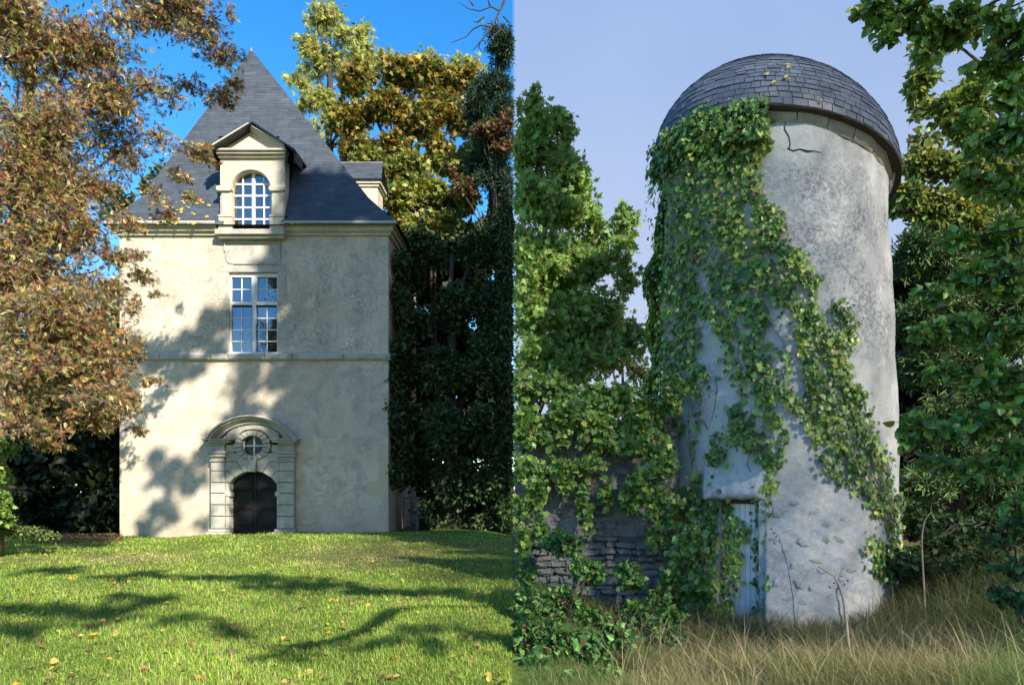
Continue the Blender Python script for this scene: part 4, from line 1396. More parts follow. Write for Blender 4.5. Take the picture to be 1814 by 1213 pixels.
tree('distant_tree', 'small green tree top showing behind the left roof edge', (*P(215, 0, 40)[:1], 40, 0), P(240, 420, 40), pxc([(285, 300, 40, 30, 22), (265, 330, 40, 25, 25), (205, 560, 40, 60, 60), (215, 520, 40, 40, 30), (140, 600, 42, 70, 60), (230, 380, 40, 40, 60)]), 2600, T_SMALL, .4, MID, 36, cat='tree', trunk_r=.2, limbs=4)

ASH = [(0.44, 0.47, 0.18, 3), (0.54, 0.54, 0.22, 2), (0.3, 0.36, 0.12, 2), (0.56, 0.5, 0.2, 1)]
ac = [(580, 40, 36, 50, 35, .7), (545, 80, 36, 35, 30, .6), (620, 60, 36, 40, 35, .7), (580, 110, 36, 60, 40, .8), (530, 140, 36, 30, 25, .6), (640, 110, 36, 32, 32, .7), (560, 180, 36, 45, 40, .8), (525, 200, 36, 20, 18, .5), (600, 200, 36, 45, 40), (560, 240, 36, 35, 35, .8), (650, 90, 36, 18, 16, .5), (690, 110, 38, 40, 25, .7), (760, 110, 38, 50, 30, .7), (820, 120, 38, 40, 25, .7)]
tree('ash_tree', 'tall feathery yellow green ash rising behind the roof', (*P(590, 0, 36)[:1], 36, 0), P(585, 60, 36), pxc(ac), 5800, T_ASH, .27, ASH, 41, bark='bark_dark', mat='leaf_thin', trunk_r=.16, limbs=12, twigs=24, twig_r=.010)
GOLD = [(.30, .24, .04, 3), (.22, .20, .035, 3), (.26, .14, .03, 2), (.10, .13, .03, 2), (.38, .33, .08, 1), (.06, .08, .02, 2)]
gc = [(640, 140, 33, 55, 40), (700, 130, 33, 55, 40), (760, 150, 33, 50, 40), (620, 200, 33, 50, 45), (690, 200, 33, 60, 50), (760, 210, 33, 60, 50), (630, 260, 33, 45, 35), (700, 270, 32, 55, 40), (770, 280, 33, 50, 45), (820, 150, 33, 35, 40), (830, 220, 33, 40, 50)]
tree('maple_tree', 'broad maple with golden brown leaves behind the side dormer', (*P(720, 0, 33)[:1], 33, 0), P(700, 120, 33), pxc(gc), 15000, T_MAPLE, .22, GOLD, 42, trunk_r=.3, limbs=12, twigs=34, seam=-1)
LIME = [(.24, .27, .05, 3), (.17, .21, .04, 3), (.34, .34, .09, 1.5), (.07, .10, .025, 2), (.32, .22, .05, .7)]
lc = [(660, 300, 29.5, 45, 30), (720, 300, 29.5, 50, 35), (700, 350, 29, 40, 35), (760, 350, 29.5, 50, 40), (800, 300, 30, 45, 45), (720, 395, 28.8, 30, 30), (708, 440, 28.6, 18, 26), (780, 400, 29, 45, 30), (840, 280, 30, 40, 45), (830, 350, 30, 40, 40)]
tree('maple_tree', 'yellow green maple bough close to the right roof corner', (*P(780, 0, 29.5)[:1], 29.5, 0), P(760, 300, 29.5), pxc(lc), 11000, T_MAPLE, .21, LIME, 43, trunk_r=.22, limbs=9, twigs=30, seam=-1)
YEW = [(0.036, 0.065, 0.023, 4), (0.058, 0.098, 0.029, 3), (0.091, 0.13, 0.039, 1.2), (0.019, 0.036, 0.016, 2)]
yc = [(720, 480, 27.4, 34, 70), (760, 440, 27.5, 50, 60), (830, 430, 27.5, 60, 60), (890, 430, 28, 40, 70), (740, 560, 26.6, 50, 60), (800, 540, 26.6, 60, 60), (870, 540, 27, 50, 70), (730, 650, 26.4, 44, 60), (790, 650, 26.2, 60, 60), (860, 650, 26.4, 60, 70), (735, 740, 26.4, 44, 50), (800, 750, 26, 60, 60), (870, 760, 26, 50, 70), (730, 820, 26.9, 34, 60), (800, 850, 26.8, 60, 60), (870, 860, 26.6, 50, 70), (765, 910, 27.2, 26, 50), (800, 930, 27.2, 70, 40), (880, 930, 27, 50, 40), (708, 700, 26.9, 20, 160, .8), (705, 520, 27, 16, 90, .7)] + [(712, y_, 25.9, 15, 34, 1.3) for y_ in range(470, 850, 46)] + [(699, y_, 25.75, 8, 26, 1.2) for y_ in range(640, 870, 40)] + [(896, y_, 26.6, 18, 40, 1.6) for y_ in range(400, 950, 44)]
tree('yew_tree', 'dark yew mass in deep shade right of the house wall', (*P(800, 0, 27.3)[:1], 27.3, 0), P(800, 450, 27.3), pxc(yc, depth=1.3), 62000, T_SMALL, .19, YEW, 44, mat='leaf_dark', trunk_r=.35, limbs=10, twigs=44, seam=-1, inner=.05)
WD = [(x_, y_, 31.5, 70, 60) for x_ in (715, 780, 850, 905) for y_ in (420, 510, 600, 690, 780, 870, 940)]
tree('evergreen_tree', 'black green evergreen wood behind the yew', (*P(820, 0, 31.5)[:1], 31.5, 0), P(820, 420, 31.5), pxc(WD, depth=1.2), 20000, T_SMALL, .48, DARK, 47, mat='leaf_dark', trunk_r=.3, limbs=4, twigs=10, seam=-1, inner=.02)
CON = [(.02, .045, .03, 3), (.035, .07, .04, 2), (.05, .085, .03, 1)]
cc = [(840, 170, 28.5, 36, 30, .8), (860, 300, 28.2, 50, 50), (890, 90, 28, 30, 50), (870, 150, 28, 42, 40), (890, 190, 28, 40, 50), (850, 200, 28.5, 40, 40), (880, 260, 28, 45, 50), (890, 340, 28, 45, 60)]
PINE = tree('pine_tree', 'dark blue green pine at the right end of the woods', (*P(880, 0, 28.6)[:1], 28.6, 0), P(888, 90, 28.4), pxc(cc), 9000, T_NEEDLE, .26, CON, 45, mat='leaf_dark', trunk_r=.26, limbs=5, twigs=30, seam=-1)
RED = [(0.13, 0.06, 0.035, 3), (0.18, 0.1, 0.04, 2), (0.09, 0.05, 0.03, 2), (0.1, 0.11, 0.03, 2)]
tree('beech_tree', 'dull red leaved shrub hanging below the pine', (*P(880, 0, 27.6)[:1], 27.6, 0), P(880, 260, 27.6), pxc([(870, 230, 27, 34, 22), (896, 215, 27, 22, 25), (890, 260, 27, 28, 20), (820, 330, 27.6, 30, 20), (800, 300, 27.6, 14, 14)], depth=.6), 1600, T_OVAL, .15, RED, 46, trunk_r=.12, limbs=5, twigs=20, seam=-1)


def bare_branch(parent):
    rng = np.random.default_rng(8)
    Y0 = 27.0
    main = [(908, -40), (890, 10), (880, 30), (868, 55), (850, 75), (838, 90)]
    subs = [[(885, 20), (870, 12), (850, 20), (830, 16), (812, 4)], [(880, 30), (888, 52), (868, 70), (866, 92)], [(870, 48), (852, 45), (838, 52), (825, 66), (800, 76)], [(858, 30), (846, 40), (838, 38)],
            [(888, 52), (897, 62), (893, 76)], [(852, 72), (848, 84), (856, 95)], [(838, 10), (828, -4)], [(868, 12), (862, -10)], [(892, 30), (902, 40), (906, 60)]]
    for k, b in enumerate([main] + subs):
        pts = A_([P(u, v, Y0 + .15 * math.sin(i * 1.7 + k)) for i, (u, v) in enumerate(b)])
        r0 = .06 if k == 0 else .035
        V_, T_ = tube(pts, np.linspace(r0, .01, len(pts)), 6)
        link('dead_branch', np_mesh('dead_branch', V_, T_, smooth=True), M['bark_dark'], parent)


bare_branch(PINE)

# ------------------------------------------------------------------ right of the boundary: maple, thin tree, background
GMAP = [(0.235, 0.36, 0.1, 4), (0.3, 0.43, 0.13, 3), (0.165, 0.27, 0.075, 2), (0.38, 0.47, 0.17, 1), (0.38, 0.36, 0.12, 0.3)]
mc = [(950, 260, 17.4, 50, 90, .8), (1000, 300, 17.4, 44, 80, .8), (980, 360, 17.2, 70, 60, .8), (1040, 350, 17.2, 34, 40, .7), (990, 440, 17.6, 80, 150, .6), (1060, 540, 17.6, 70, 110, .6), (940, 480, 17.6, 60, 180, .6), (1000, 640, 17, 90, 60, .8), (1105, 430, 17.2, 34, 40, .7), (1110, 500, 17.2, 30, 40, .6), (1120, 600, 17.2, 40, 60, .6), (945, 185, 17, 34, 36, .8), (985, 225, 17, 42, 42), (925, 260, 17, 34, 60), (1000, 300, 17, 40, 45), (945, 350, 16.5, 60, 60), (1010, 370, 17, 45, 45), (1055, 400, 17, 45, 38), (1105, 385, 17, 32, 36, .8), (1085, 450, 17, 45, 36, .8), (960, 450, 16.5, 70, 60), (1030, 470, 17, 50, 45), (940, 550, 16.5, 60, 60), (1010, 560, 16.5, 60, 50), (1070, 540, 17, 40, 36, .6), (950, 640, 16, 70, 50), (1030, 640, 16, 60, 45), (1085, 630, 16.5, 40, 40, .7)]
tree('sycamore_tree', 'fresh green sycamore with large lobed leaves left of the tower', (*P(930, 0, 17)[:1], 17.6, -.2), P(960, 250, 17), pxc(mc), 16500, T_MAPLE, .145, GMAP, 51, mat='leaf_thin', trunk_r=.10, limbs=15, twigs=26, seam=1, singles=300, limb_r=.3, updir=.2, face=np.array([0, -.35, 0]))
THIN = [(.05, .075, .025, 3), (.08, .11, .035, 2)]
tree('birch_tree', 'thin far tree with tiny leaves between sycamore and tower', (*P(1100, 0, 27)[:1], 27, -.3), P(1105, 460, 27), pxc([(1100, 500, 27, 26, 40, .5), (1085, 560, 27, 34, 40, .6), (1110, 600, 27, 28, 50, .7), (1070, 640, 27, 45, 45), (1120, 660, 27, 30, 40), (1010, 680, 27, 60, 40), (960, 690, 27, 50, 40)]), 3600, T_SMALL, .17, THIN, 52, trunk_r=.10, limbs=7, twigs=24, seam=1)
BGR = [(0.132, 0.18, 0.042, 3), (0.192, 0.216, 0.048, 2.5), (0.084, 0.132, 0.036, 2), (0.264, 0.24, 0.06, 1)]
bc = [(1620, 300, 21, 40, 40), (1665, 290, 21, 45, 40), (1600, 350, 21, 34, 50), (1650, 370, 21, 60, 50), (1720, 300, 21, 60, 60), (1720, 400, 21, 60, 60), (1780, 330, 22, 60, 80), (1790, 430, 22, 60, 70), (1640, 250, 22, 30, 24, .6)]
tree('hornbeam_tree', 'yellowish green tree rising behind the right side of the tower', (*P(1680, 0, 21.5)[:1], 21.5, -.4), P(1690, 300, 21.5), pxc(bc), 8200, T_SMALL, .24, BGR, 53, trunk_r=.25, limbs=9, twigs=36, updir=.3)
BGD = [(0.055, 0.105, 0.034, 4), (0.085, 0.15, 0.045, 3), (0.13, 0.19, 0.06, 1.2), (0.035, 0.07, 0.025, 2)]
bd = [(1610, 450, 18.5, 34, 60), (1650, 450, 18.5, 50, 60), (1620, 560, 18.5, 40, 60), (1680, 560, 18.5, 60, 60), (1640, 660, 18.5, 60, 60), (1720, 500, 18.5, 60, 60), (1740, 620, 18.5, 70, 70), (1790, 560, 18.5, 60, 80), (1640, 760, 18.5, 60, 60), (1720, 740, 18.5, 70, 70), (1790, 720, 18.5, 60, 80), (1640, 860, 18, 70, 60), (1720, 850, 18, 70, 60), (1790, 850, 18, 60, 60), (1600, 900, 18, 40, 50)]
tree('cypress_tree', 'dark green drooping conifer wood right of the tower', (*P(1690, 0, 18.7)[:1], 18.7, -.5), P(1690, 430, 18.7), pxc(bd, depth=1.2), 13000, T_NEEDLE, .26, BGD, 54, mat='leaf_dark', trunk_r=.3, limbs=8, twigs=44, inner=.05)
WR = [(x_, y_, 24, 60, 50) for x_ in (1600, 1660, 1730, 1800) for y_ in (520, 600, 680, 760, 840, 910)]
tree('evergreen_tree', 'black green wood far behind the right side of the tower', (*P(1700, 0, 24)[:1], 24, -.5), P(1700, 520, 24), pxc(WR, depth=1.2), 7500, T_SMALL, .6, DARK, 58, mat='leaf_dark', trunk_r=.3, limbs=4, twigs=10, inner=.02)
AUT = [(0.24, 0.29, 0.055, 2), (0.18, 0.26, 0.05, 3), (0.13, 0.21, 0.045, 3), (0.4, 0.38, 0.06, 0.6)]
tree('lime_tree', 'yellow tinged bough lit against the sky at upper right', (*P(1980, 0, 13.5)[:1], 13.5, -.4), P(1900, 20, 13.5), pxc([(1625, 150, 13.5, 34, 40), (1650, 90, 13.5, 32, 40), (1690, 60, 13.5, 40, 30), (1660, 200, 13.5, 45, 36), (1720, 170, 13.5, 50, 50), (1620, 200, 13.5, 22, 22, .6), (1690, 230, 13.5, 40, 30), (1750, 250, 13.5, 50, 40), (1800, 150, 13.5, 40, 60)]), 4200, T_SMALL, .15, AUT, 55, mat='leaf_thin', trunk_r=.22, limbs=8, twigs=30)
LIND = [(0.125, 0.245, 0.05, 4), (0.17, 0.31, 0.065, 3), (0.08, 0.165, 0.04, 2.5), (0.25, 0.36, 0.075, 1.4), (0.3, 0.3, 0.06, 0.3)]
ld = [(1545, 15, 9, 50, 18, .7), (1600, 25, 9, 50, 30), (1580, 75, 9, 26, 26, .5), (1640, 70, 9, 40, 40, .8), (1700, 40, 9, 70, 40), (1780, 60, 8.6, 60, 60), (1740, 120, 8.8, 60, 40, .7), (1790, 170, 8.6, 50, 50), (1770, 250, 8.4, 60, 40), (1720, 220, 8.6, 40, 25, .5), (1790, 330, 8.4, 50, 50), (1740, 330, 8.6, 40, 30, .6), (1700, 420, 8.6, 60, 26), (1780, 420, 8.4, 60, 40), (1660, 520, 8.4, 40, 22, .9), (1720, 490, 8.4, 50, 30), (1790, 510, 8.2, 50, 50),
      (1640, 590, 8.2, 36, 18), (1700, 580, 8.2, 55, 28), (1770, 600, 8, 60, 45), (1680, 650, 8.2, 45, 22), (1740, 670, 8, 60, 36), (1620, 750, 8, 40, 24), (1670, 760, 8, 45, 26), (1610, 780, 8, 22, 26, .8), (1730, 760, 8, 60, 36), (1790, 720, 7.8, 50, 50), (1660, 820, 8, 36, 18, .8), (1720, 830, 8, 50, 24, .9), (1790, 810, 7.8, 45, 40), (1795, 900, 7.6, 24, 30, .8)]
LIN = tree('linden_tree', 'linden boughs with broad glossy leaves hanging in from the right edge', (8.6, 1.8, -.4), (8.2, 2.4, 12), pxc(ld), 6800, T_OVAL, .115, LIND, 56, mat='leaf_glossy', trunk_r=.34, limbs=31, twigs=18, singles=300, limb_r=.10, updir=.5, face=np.array([0, -.3, 0]), twig_r=.004)
SHR = [(.06, .13, .05, 3), (.09, .18, .06, 2), (.04, .08, .03, 2)]
tree('young_shrub', 'leafy young shrub at the lower right edge in the grass', (*P(1830, 0, 7.6)[:1], 7.6, -.45), P(1815, 930, 7.6), pxc([(1790, 1010, 7.4, 26, 30), (1800, 1060, 7.4, 30, 30), (1770, 1050, 7.4, 22, 20), (1775, 960, 7.4, 30, 14, .6), (1800, 930, 7.4, 20, 20, .6)], depth=.3), 420, T_OVAL, .09, SHR, 57, cat='shrub', trunk_r=.02, limbs=4, twigs=12)

# ------------------------------------------------------------------ ivy on the tower and on the wall
def inside(poly, x, y):
    poly = np.array(poly, float); r = np.zeros(len(x), bool)
    x0, y0 = poly[:, 0], poly[:, 1]; x1, y1 = np.roll(x0, -1), np.roll(y0, -1)
    for a, b, c, d in zip(x0, y0, x1, y1):
        cond = ((b > y) != (d > y))
        with np.errstate(divide='ignore', invalid='ignore'):
            r ^= cond & (x < (c - a) * (y - b) / (d - b) + a)
    return r


IN = [[(1185, 232), (1240, 212), (1300, 204), (1352, 212), (1366, 232), (1362, 270), (1340, 310), (1352, 350), (1380, 400), (1400, 440), (1440, 460), (1446, 520), (1470, 560), (1484, 600), (1500, 640), (1504, 670), (1530, 690), (1548, 735), (1560, 790), (1585, 850), (1604, 930), (1590, 955), (1560, 930), (1520, 870), (1480, 850), (1460, 820), (1440, 770), (1410, 735), (1385, 690), (1400, 780), (1375, 850), (1330, 800), (1300, 790), (1262, 830), (1250, 860), (1235, 850), (1232, 700), (1205, 690), (1190, 900), (1120, 1000), (1120, 640), (1125, 420), (1135, 340), (1150, 270)],
      [(1484, 515), (1492, 520), (1512, 570), (1510, 640), (1490, 660), (1480, 600)], [(1340, 868), (1352, 880), (1350, 1000), (1352, 1090), (1338, 1090), (1342, 980), (1332, 900)],
      [(1230, 850), (1262, 866), (1298, 885), (1290, 960), (1286, 1090), (1200, 1090), (1150, 1000), (1180, 860)], [(1290, 925), (1306, 915), (1330, 930), (1306, 950), (1310, 1020), (1298, 1030), (1296, 960)],
      [(1515, 930), (1545, 950), (1570, 960), (1600, 950), (1610, 1010), (1570, 1030), (1530, 1000)], [(1335, 860), (1375, 850), (1365, 880), (1350, 885)]]
OUT = [[(1238, 560), (1262, 575), (1284, 640), (1300, 720), (1290, 760), (1262, 770), (1262, 830), (1240, 850), (1236, 720), (1246, 690), (1256, 650), (1232, 640)],
       [(1352, 525), (1382, 555), (1405, 590), (1412, 625), (1432, 680), (1442, 710), (1415, 690), (1385, 630), (1362, 590)], [(1375, 690), (1400, 720), (1432, 770), (1440, 790), (1400, 790), (1382, 760)],
       [(1296, 590), (1322, 600), (1326, 650), (1312, 660)], [(1318, 370), (1332, 380), (1335, 420), (1322, 430)], [(1200, 860), (1216, 640), (1226, 650), (1216, 860)], [(1352, 440), (1372, 455), (1366, 470), (1352, 462)]]
rng = np.random.default_rng(71)
NI = 38000
u = rng.uniform(1110, 1620, NI); v = rng.uniform(195, 1100, NI)
wig = 10 * np.sin(v * .05 + u * .03) + 8 * np.sin(v * .11 - u * .07)
ok = np.zeros(NI, bool)
for q_ in IN: ok |= inside(q_, u + rng.normal(0, 5, NI) + wig * .5, v + rng.normal(0, 5, NI))
for q_ in OUT: ok &= ~(inside(q_, u + wig * .5, v) & (rng.random(NI) < .97))
dens = .5 + .5 * np.sin(u * .043 + 2 * np.sin(v * .021)) * np.sin(v * .033 + 1.3 * np.sin(u * .017))
stream = np.sin((u * .80 - v * .60) / 9.5 + 1.6 * np.sin(v * .018) + 1.1 * np.sin(u * .021))
ok &= ~((stream < -.30) & (v > 430) & (u > 1235) & (v < 850) & (rng.random(NI) < .66))
ok &= rng.random(NI) < np.clip(.42 + .6 * dens + (u < 1240) * .3 + (v < 330) * .35, 0, 1)
u, v = u[ok], v[ok]
# stop the door from being grown over, except for the strands
a, z = on_tower(u, v, .05)
good = ~np.isnan(a)
# leaves beyond the left edge hang round the flank
ul, vl = u[~good], v[~good]
a, z = a[good], z[good]
thick = .03 + rng.gamma(1.6, .032, len(a)) * (1 + 1.2 * ((u[good] < 1300) & (v[good] < 420)) + 1.0 * (u[good] < 1200))
thick = np.minimum(thick, .36)
pt_ = tpt(a, z, thick)
pt_[:, 2] -= lean_xy(pt_) * np.clip((pt_[:, 2] - 4) / (ZT - 4), 0, 1)
indoor = (a > d0) & (a < d1) & (z < DZ)
pt_[indoor] = tpt(a[indoor], z[indoor], -.10)
keepi = pt_[:, 2] < ZT + .05 - lean_xy(pt_)
a, z, pt_, thick = a[keepi], z[keepi], pt_[keepi], thick[keepi]
# flank leaves: continue round to the left of the silhouette
nf = 13000
af = th_cam - (math.pi / 2 - .15) + .22 - np.abs(rng.normal(0, .27, nf)); zf = rng.uniform(-.3, 7.4, nf)
pf = tpt(af, zf, .02 + rng.uniform(0, 1, nf) ** .9 * .36 * (.62 + .38 * np.sin(zf * 1.7 + 1.0) * np.sin(zf * 4.1)) * np.clip((7.7 - zf) / 1.6, .15, 1))
ntop = 1700
at_ = th_cam + rng.uniform(-1.25, -.02, ntop); zt_ = rng.uniform(7.1, 7.74, ntop)
ptp = tpt(at_, zt_, .17 + np.minimum(rng.gamma(1.5, .05, ntop), .2)); ptp[:, 2] -= lean_xy(ptp)
aall = np.concatenate([a, af, at_]); pall = np.vstack([pt_, pf, ptp])
outw = np.stack([np.cos(aall), np.sin(aall), np.zeros_like(aall)], 1)
n_ = len(pall)
tipd = np.stack([-np.sin(aall), np.cos(aall), np.zeros(n_)], 1) * rng.normal(0, .55, (n_, 1)) + np.array([0, 0, -1.0]) + outw * .35 + rng.normal(0, .25, (n_, 3))
nrm_ = outw + np.array([0, 0, .55]) + rng.normal(0, .42, (n_, 3))
IVY = thing('ivy', 'thick green ivy climbing the left and front of the round tower', 'ivy', (TC[0] - 1.6, TC[1] - 1.9, -.5))
ic = palette(IVYC, n_, rng, .25)
yel = np.sin(pall[:, 0] * 4.1 + pall[:, 2] * 1.7) * np.sin(pall[:, 2] * 3.1 - pall[:, 0] * 2) > .35
ic[yel] = ic[yel] * np.array([1.55, 1.3, 1.15])
brown = rng.random(n_) < .012
ic[brown] = np.array([.22, .10, .05])
leaf_cloud('foliage', pall, tipd, nrm_, .090 * rng.uniform(.45, 1.3, n_), T_IVY, ic, M['leaf_glossy'], IVY, 300, 'leaf')
# ivy stems creeping up the render
for k, pts in enumerate(([(1345, 1085), (1340, 1000), (1346, 900), (1330, 800), (1312, 720), (1310, 640), (1300, 560), (1290, 470), (1270, 380), (1262, 300)],
                         [(1590, 940), (1560, 860), (1520, 780), (1480, 700), (1440, 620), (1400, 540), (1370, 470), (1350, 400), (1330, 320), (1320, 250)],
                         [(1262, 1080), (1240, 980), (1225, 860), (1222, 740), (1210, 620), (1200, 520), (1190, 430), (1195, 330)],
                         [(1575, 930), (1540, 830), (1490, 760), (1430, 680), (1380, 600), (1340, 520), (1300, 420)],
                         [(1500, 690), (1497, 640), (1495, 580), (1488, 525)], [(1310, 800), (1304, 740), (1310, 690)],
                         [(1250, 760), (1216, 700), (1212, 640), (1236, 590), (1260, 540)], [(1200, 800), (1190, 690), (1205, 580), (1180, 480)])):
    a_, z_ = on_tower(A_([p_[0] for p_ in pts], float), A_([p_[1] for p_ in pts], float), .02)
    m_ = np.linspace(0, len(a_) - 1, len(a_) * 4); a_ = np.interp(m_, np.arange(len(a_)), a_) + np.random.default_rng(k).normal(0, .018, len(m_)); z_ = np.interp(m_, np.arange(len(z_)), z_)
    q_ = tpt(a_, z_, .035); V_, T_ = tube(q_, np.linspace(.011, .003, len(q_)), 6)
    link('stem', np_mesh('stem', V_, T_, smooth=True), M['twig_grey'], IVY)

# ivy mound on the garden wall
wc = pxc([(945, 870, 12.15, 26, 50, .9), (1000, 860, 12.2, 14, 40, .6), (1035, 900, 12.2, 12, 60, .5), (1110, 880, 12.2, 14, 60, .6), (960, 940, 12.15, 20, 40, .6), (925, 960, 12.1, 14, 50, .9), (940, 740, 12.2, 40, 50, 1.4), (1000, 745, 12.2, 50, 45, 1.4), (1070, 750, 12.2, 50, 45, 1.4), (1130, 765, 12.2, 45, 45, 1.4), (925, 690, 12.3, 26, 40), (975, 690, 12.3, 45, 36), (1040, 700, 12.3, 50, 36), (1100, 715, 12.3, 45, 36), (1150, 720, 12.2, 40, 50), (1195, 700, 12.0, 26, 60), (930, 760, 12.2, 30, 40), (985, 765, 12.2, 45, 34), (1050, 775, 12.2, 45, 30), (1110, 790, 12.2, 34, 30), (925, 830, 12.2, 24, 40), (975, 820, 12.2, 40, 24, .8), (1040, 825, 12.2, 40, 16, .7), (925, 900, 12.2, 16, 45), (1140, 850, 12.1, 30, 40), (1180, 800, 12, 34, 60), (1180, 900, 11.9, 40, 50), (1220, 960, 11.8, 40, 60), (1235, 1040, 11.7, 36, 50), (1075, 870, 12.2, 12, 50, .5), (1160, 960, 12, 22, 40, .7), (1190, 1020, 11.8, 26, 50, .8)], depth=.22)
tree('ivy', 'dense ivy mound covering the top of the garden wall', (.6, WY - .2, -.4), (.7, WY - .1, 1.9), wc, 13500, T_IVY, .105, IVYC, 72, mat='leaf_glossy', cat='ivy', trunk_r=.03, trunk_name='stem', leaf_name='foliage', limbs=9, twigs=16, seam=1, singles=300, face=np.array([0, -1.0, .2]), bark='twig_grey', twig_r=.004)
BRA = [(0.095, 0.209, 0.054, 4), (0.149, 0.284, 0.068, 2), (0.041, 0.095, 0.03, 3), (0.162, 0.23, 0.068, 0.6), (0.203, 0.081, 0.054, 0.3)]
brc = pxc([(930, 1010, 9.6, 22, 34, .7), (985, 970, 9.8, 45, 30, .8), (1050, 1010, 9.8, 45, 30, .9), (1120, 1020, 9.9, 40, 30, .8), (1160, 1060, 9.9, 36, 26, .8), (1180, 1130, 8.8, 50, 26, .8), (930, 1090, 9, 26, 45), (985, 1070, 9.2, 50, 34, .8), (1050, 1090, 9.4, 50, 30, .8), (1120, 1090, 9.7, 40, 30, .8), (1180, 1090, 10, 34, 26, .6), (930, 1170, 8.4, 30, 50), (990, 1160, 8.5, 50, 45), (1060, 1160, 8.8, 45, 30), (940, 1230, 8, 40, 40), (1020, 1220, 8, 50, 30), (925, 1130, 7.2, 20, 60), (980, 1130, 7.2, 50, 50), (1040, 1150, 7.2, 45, 45, .8), (940, 1200, 6.6, 36, 45), (1000, 1210, 6.6, 50, 40), (1070, 1200, 6.8, 40, 36, .7), (1100, 1130, 8, 40, 30, .7)], depth=.4)
tree('bramble', 'dark leafy bramble thicket at the foot of the garden wall', (.35, 9.0, -.35), (.4, 9.0, .3), brc, 13000, T_OVAL, .078, BRA, 73, mat='leaf', cat='bramble', trunk_r=.014, trunk_name='stem', leaf_name='foliage', limbs=12, twigs=16, seam=1, singles=200, bark='bark_dark', twig_r=.003, limb_r=.6)
UND = [(.03, .065, .02, 3), (.05, .10, .03, 2), (.02, .04, .015, 2)]
tree('undergrowth_shrub', 'dark ivy covered undergrowth at the right foot of the tower', (*P(1640, 0, 12.5)[:1], 12.6, -.5), P(1640, 930, 12.6), pxc([(1610, 990, 12.2, 36, 36), (1580, 1000, 11.9, 36, 30), (1660, 980, 12.6, 50, 40), (1720, 960, 13, 50, 36), (1790, 960, 13, 50, 40), (1620, 930, 13, 30, 40), (1680, 1000, 11.5, 40, 24), (1750, 1000, 11.5, 40, 26), (1800, 1010, 11.5, 30, 30), (1640, 1010, 11.4, 30, 20), (1700, 930, 14, 50, 34), (1780, 920, 14, 50, 34)], depth=.5), 5600, T_IVY, .10, UND, 74, cat='shrub', trunk_r=.03, limbs=3, twigs=20)

# ------------------------------------------------------------------ trees behind the photographer shade half the house; an added leaf screen, the tower
hS = math.hypot(S.x, S.y)


def toward_sun(p, t_):
    return np.asarray(p) + np.array([S.x, S.y, S.z]) / hS * t_


FC = []
rr_ = np.random.default_rng(91)
def shade(px, py, r, wq=1.0, t_=27, y=HY):
    FC.append((toward_sun(P(px, py, y), t_ + rr_.uniform(-1.5, 1.5)), (r, r, r * .9), wq))


for px in range(540, 700, 42):
    for py in range(320, 925, 60):
        shade(px + rr_.uniform(-10, 10), py + rr_.uniform(-12, 12), 1.0)
for px in range(700, 930, 52):
    for py in range(420, 900, 70):
        shade(px, py, 1.3 if py < 800 else 1.0, y=26.5)
for (px, py, r) in ((500, 430, .6), (480, 460, .6), (470, 500, .55), (430, 540, .5), (450, 570, .6), (400, 560, .55), (365, 570, .5), (350, 600, .55), (315, 612, .45), (390, 610, .5), (500, 520, .7), (505, 590, .7), (450, 640, .6), (430, 690, .6), (430, 740, .55), (500, 660, .8), (500, 740, .8), (320, 655, .38), (350, 650, .38), (390, 790, .5), (350, 810, .45), (300, 830, .42), (275, 815, .3), (280, 850, .4), (320, 860, .45), (350, 850, .4), (285, 900, .45), (255, 935, .42), (310, 905, .35), (360, 925, .3), (450, 800, .7), (440, 870, .6), (500, 820, .8), (500, 900, .8), (440, 930, .6), (400, 830, .4), (520, 300, .5), (560, 290, .6), (620, 330, .5)):
    shade(px, py, r, 1.0 if r < .7 else 1.0)
for (px, py, r) in ((100, 1012, .5), (250, 1020, .55), (380, 1022, .55), (480, 1030, .6), (560, 1038, .6), (640, 1046, .5), (720, 1048, .45), (820, 1052, .45), (900, 1056, .45), (60, 1075, .5), (190, 1085, .5), (330, 1100, .35), (430, 1120, .3), (60, 1110, .35), (250, 1065, .35)):
    y = F * EYE / (py - CY)
    FC.append((toward_sun(P(px, py, y), 22), (r * 1.5, r, r), .55))
BEE = [(.06, .11, .025, 3), (.09, .14, .03, 2)]
tree('beech_tree', 'tall beech outside the picture on the right, shading the house', (19.0, 3.0, -.4), (15.5, 4.5, 26), FC, 36000, T_OVAL, .30, BEE, 92, trunk_r=.5, limbs=14, twigs=18, limb_r=.09, twig_r=.010, inner=.02)
# the crooked bough whose shadow lies on the grass
bpx = [(470, 1172), (520, 1148), (590, 1136), (640, 1122), (672, 1100), (690, 1086), (730, 1078), (800, 1074), (880, 1074)]
bp = A_([toward_sun(P(a_, b_, F * EYE / (b_ - CY)), 11) for a_, b_ in bpx])
DEADT = thing('oak_tree', 'oak outside the picture behind the photographer, its bough shading the grass', 'tree', (10.0, -7.0, 0))
V_, T_ = tube(np.vstack([bp, [(9.4, -6.6, 4.5), (10.0, -7.0, 0)]]), [.03, .05, .07, .09, .11, .11, .06, .06, .07, .2, .34], 8)
link('trunk', np_mesh('trunk', V_, T_, smooth=True), M['bark'], DEADT)
rng = np.random.default_rng(95)
oc_ = [(toward_sun(P(a_, b_, F * EYE / (b_ - CY)), 11), (.35, .35, .3), .6) for a_, b_ in ((560, 1150), (640, 1140), (700, 1125), (760, 1120), (820, 1125), (860, 1130), (500, 1165), (730, 1150))]
p_, d_, n2_, A2, B2 = grow(oc_, 600, rng, 8)
leaf_cloud('crown', p_, d_, n2_, .11 * rng.uniform(.6, 1.2, len(p_)), T_OVAL, palette(BEE, len(p_), rng), M['leaf'], DEADT)
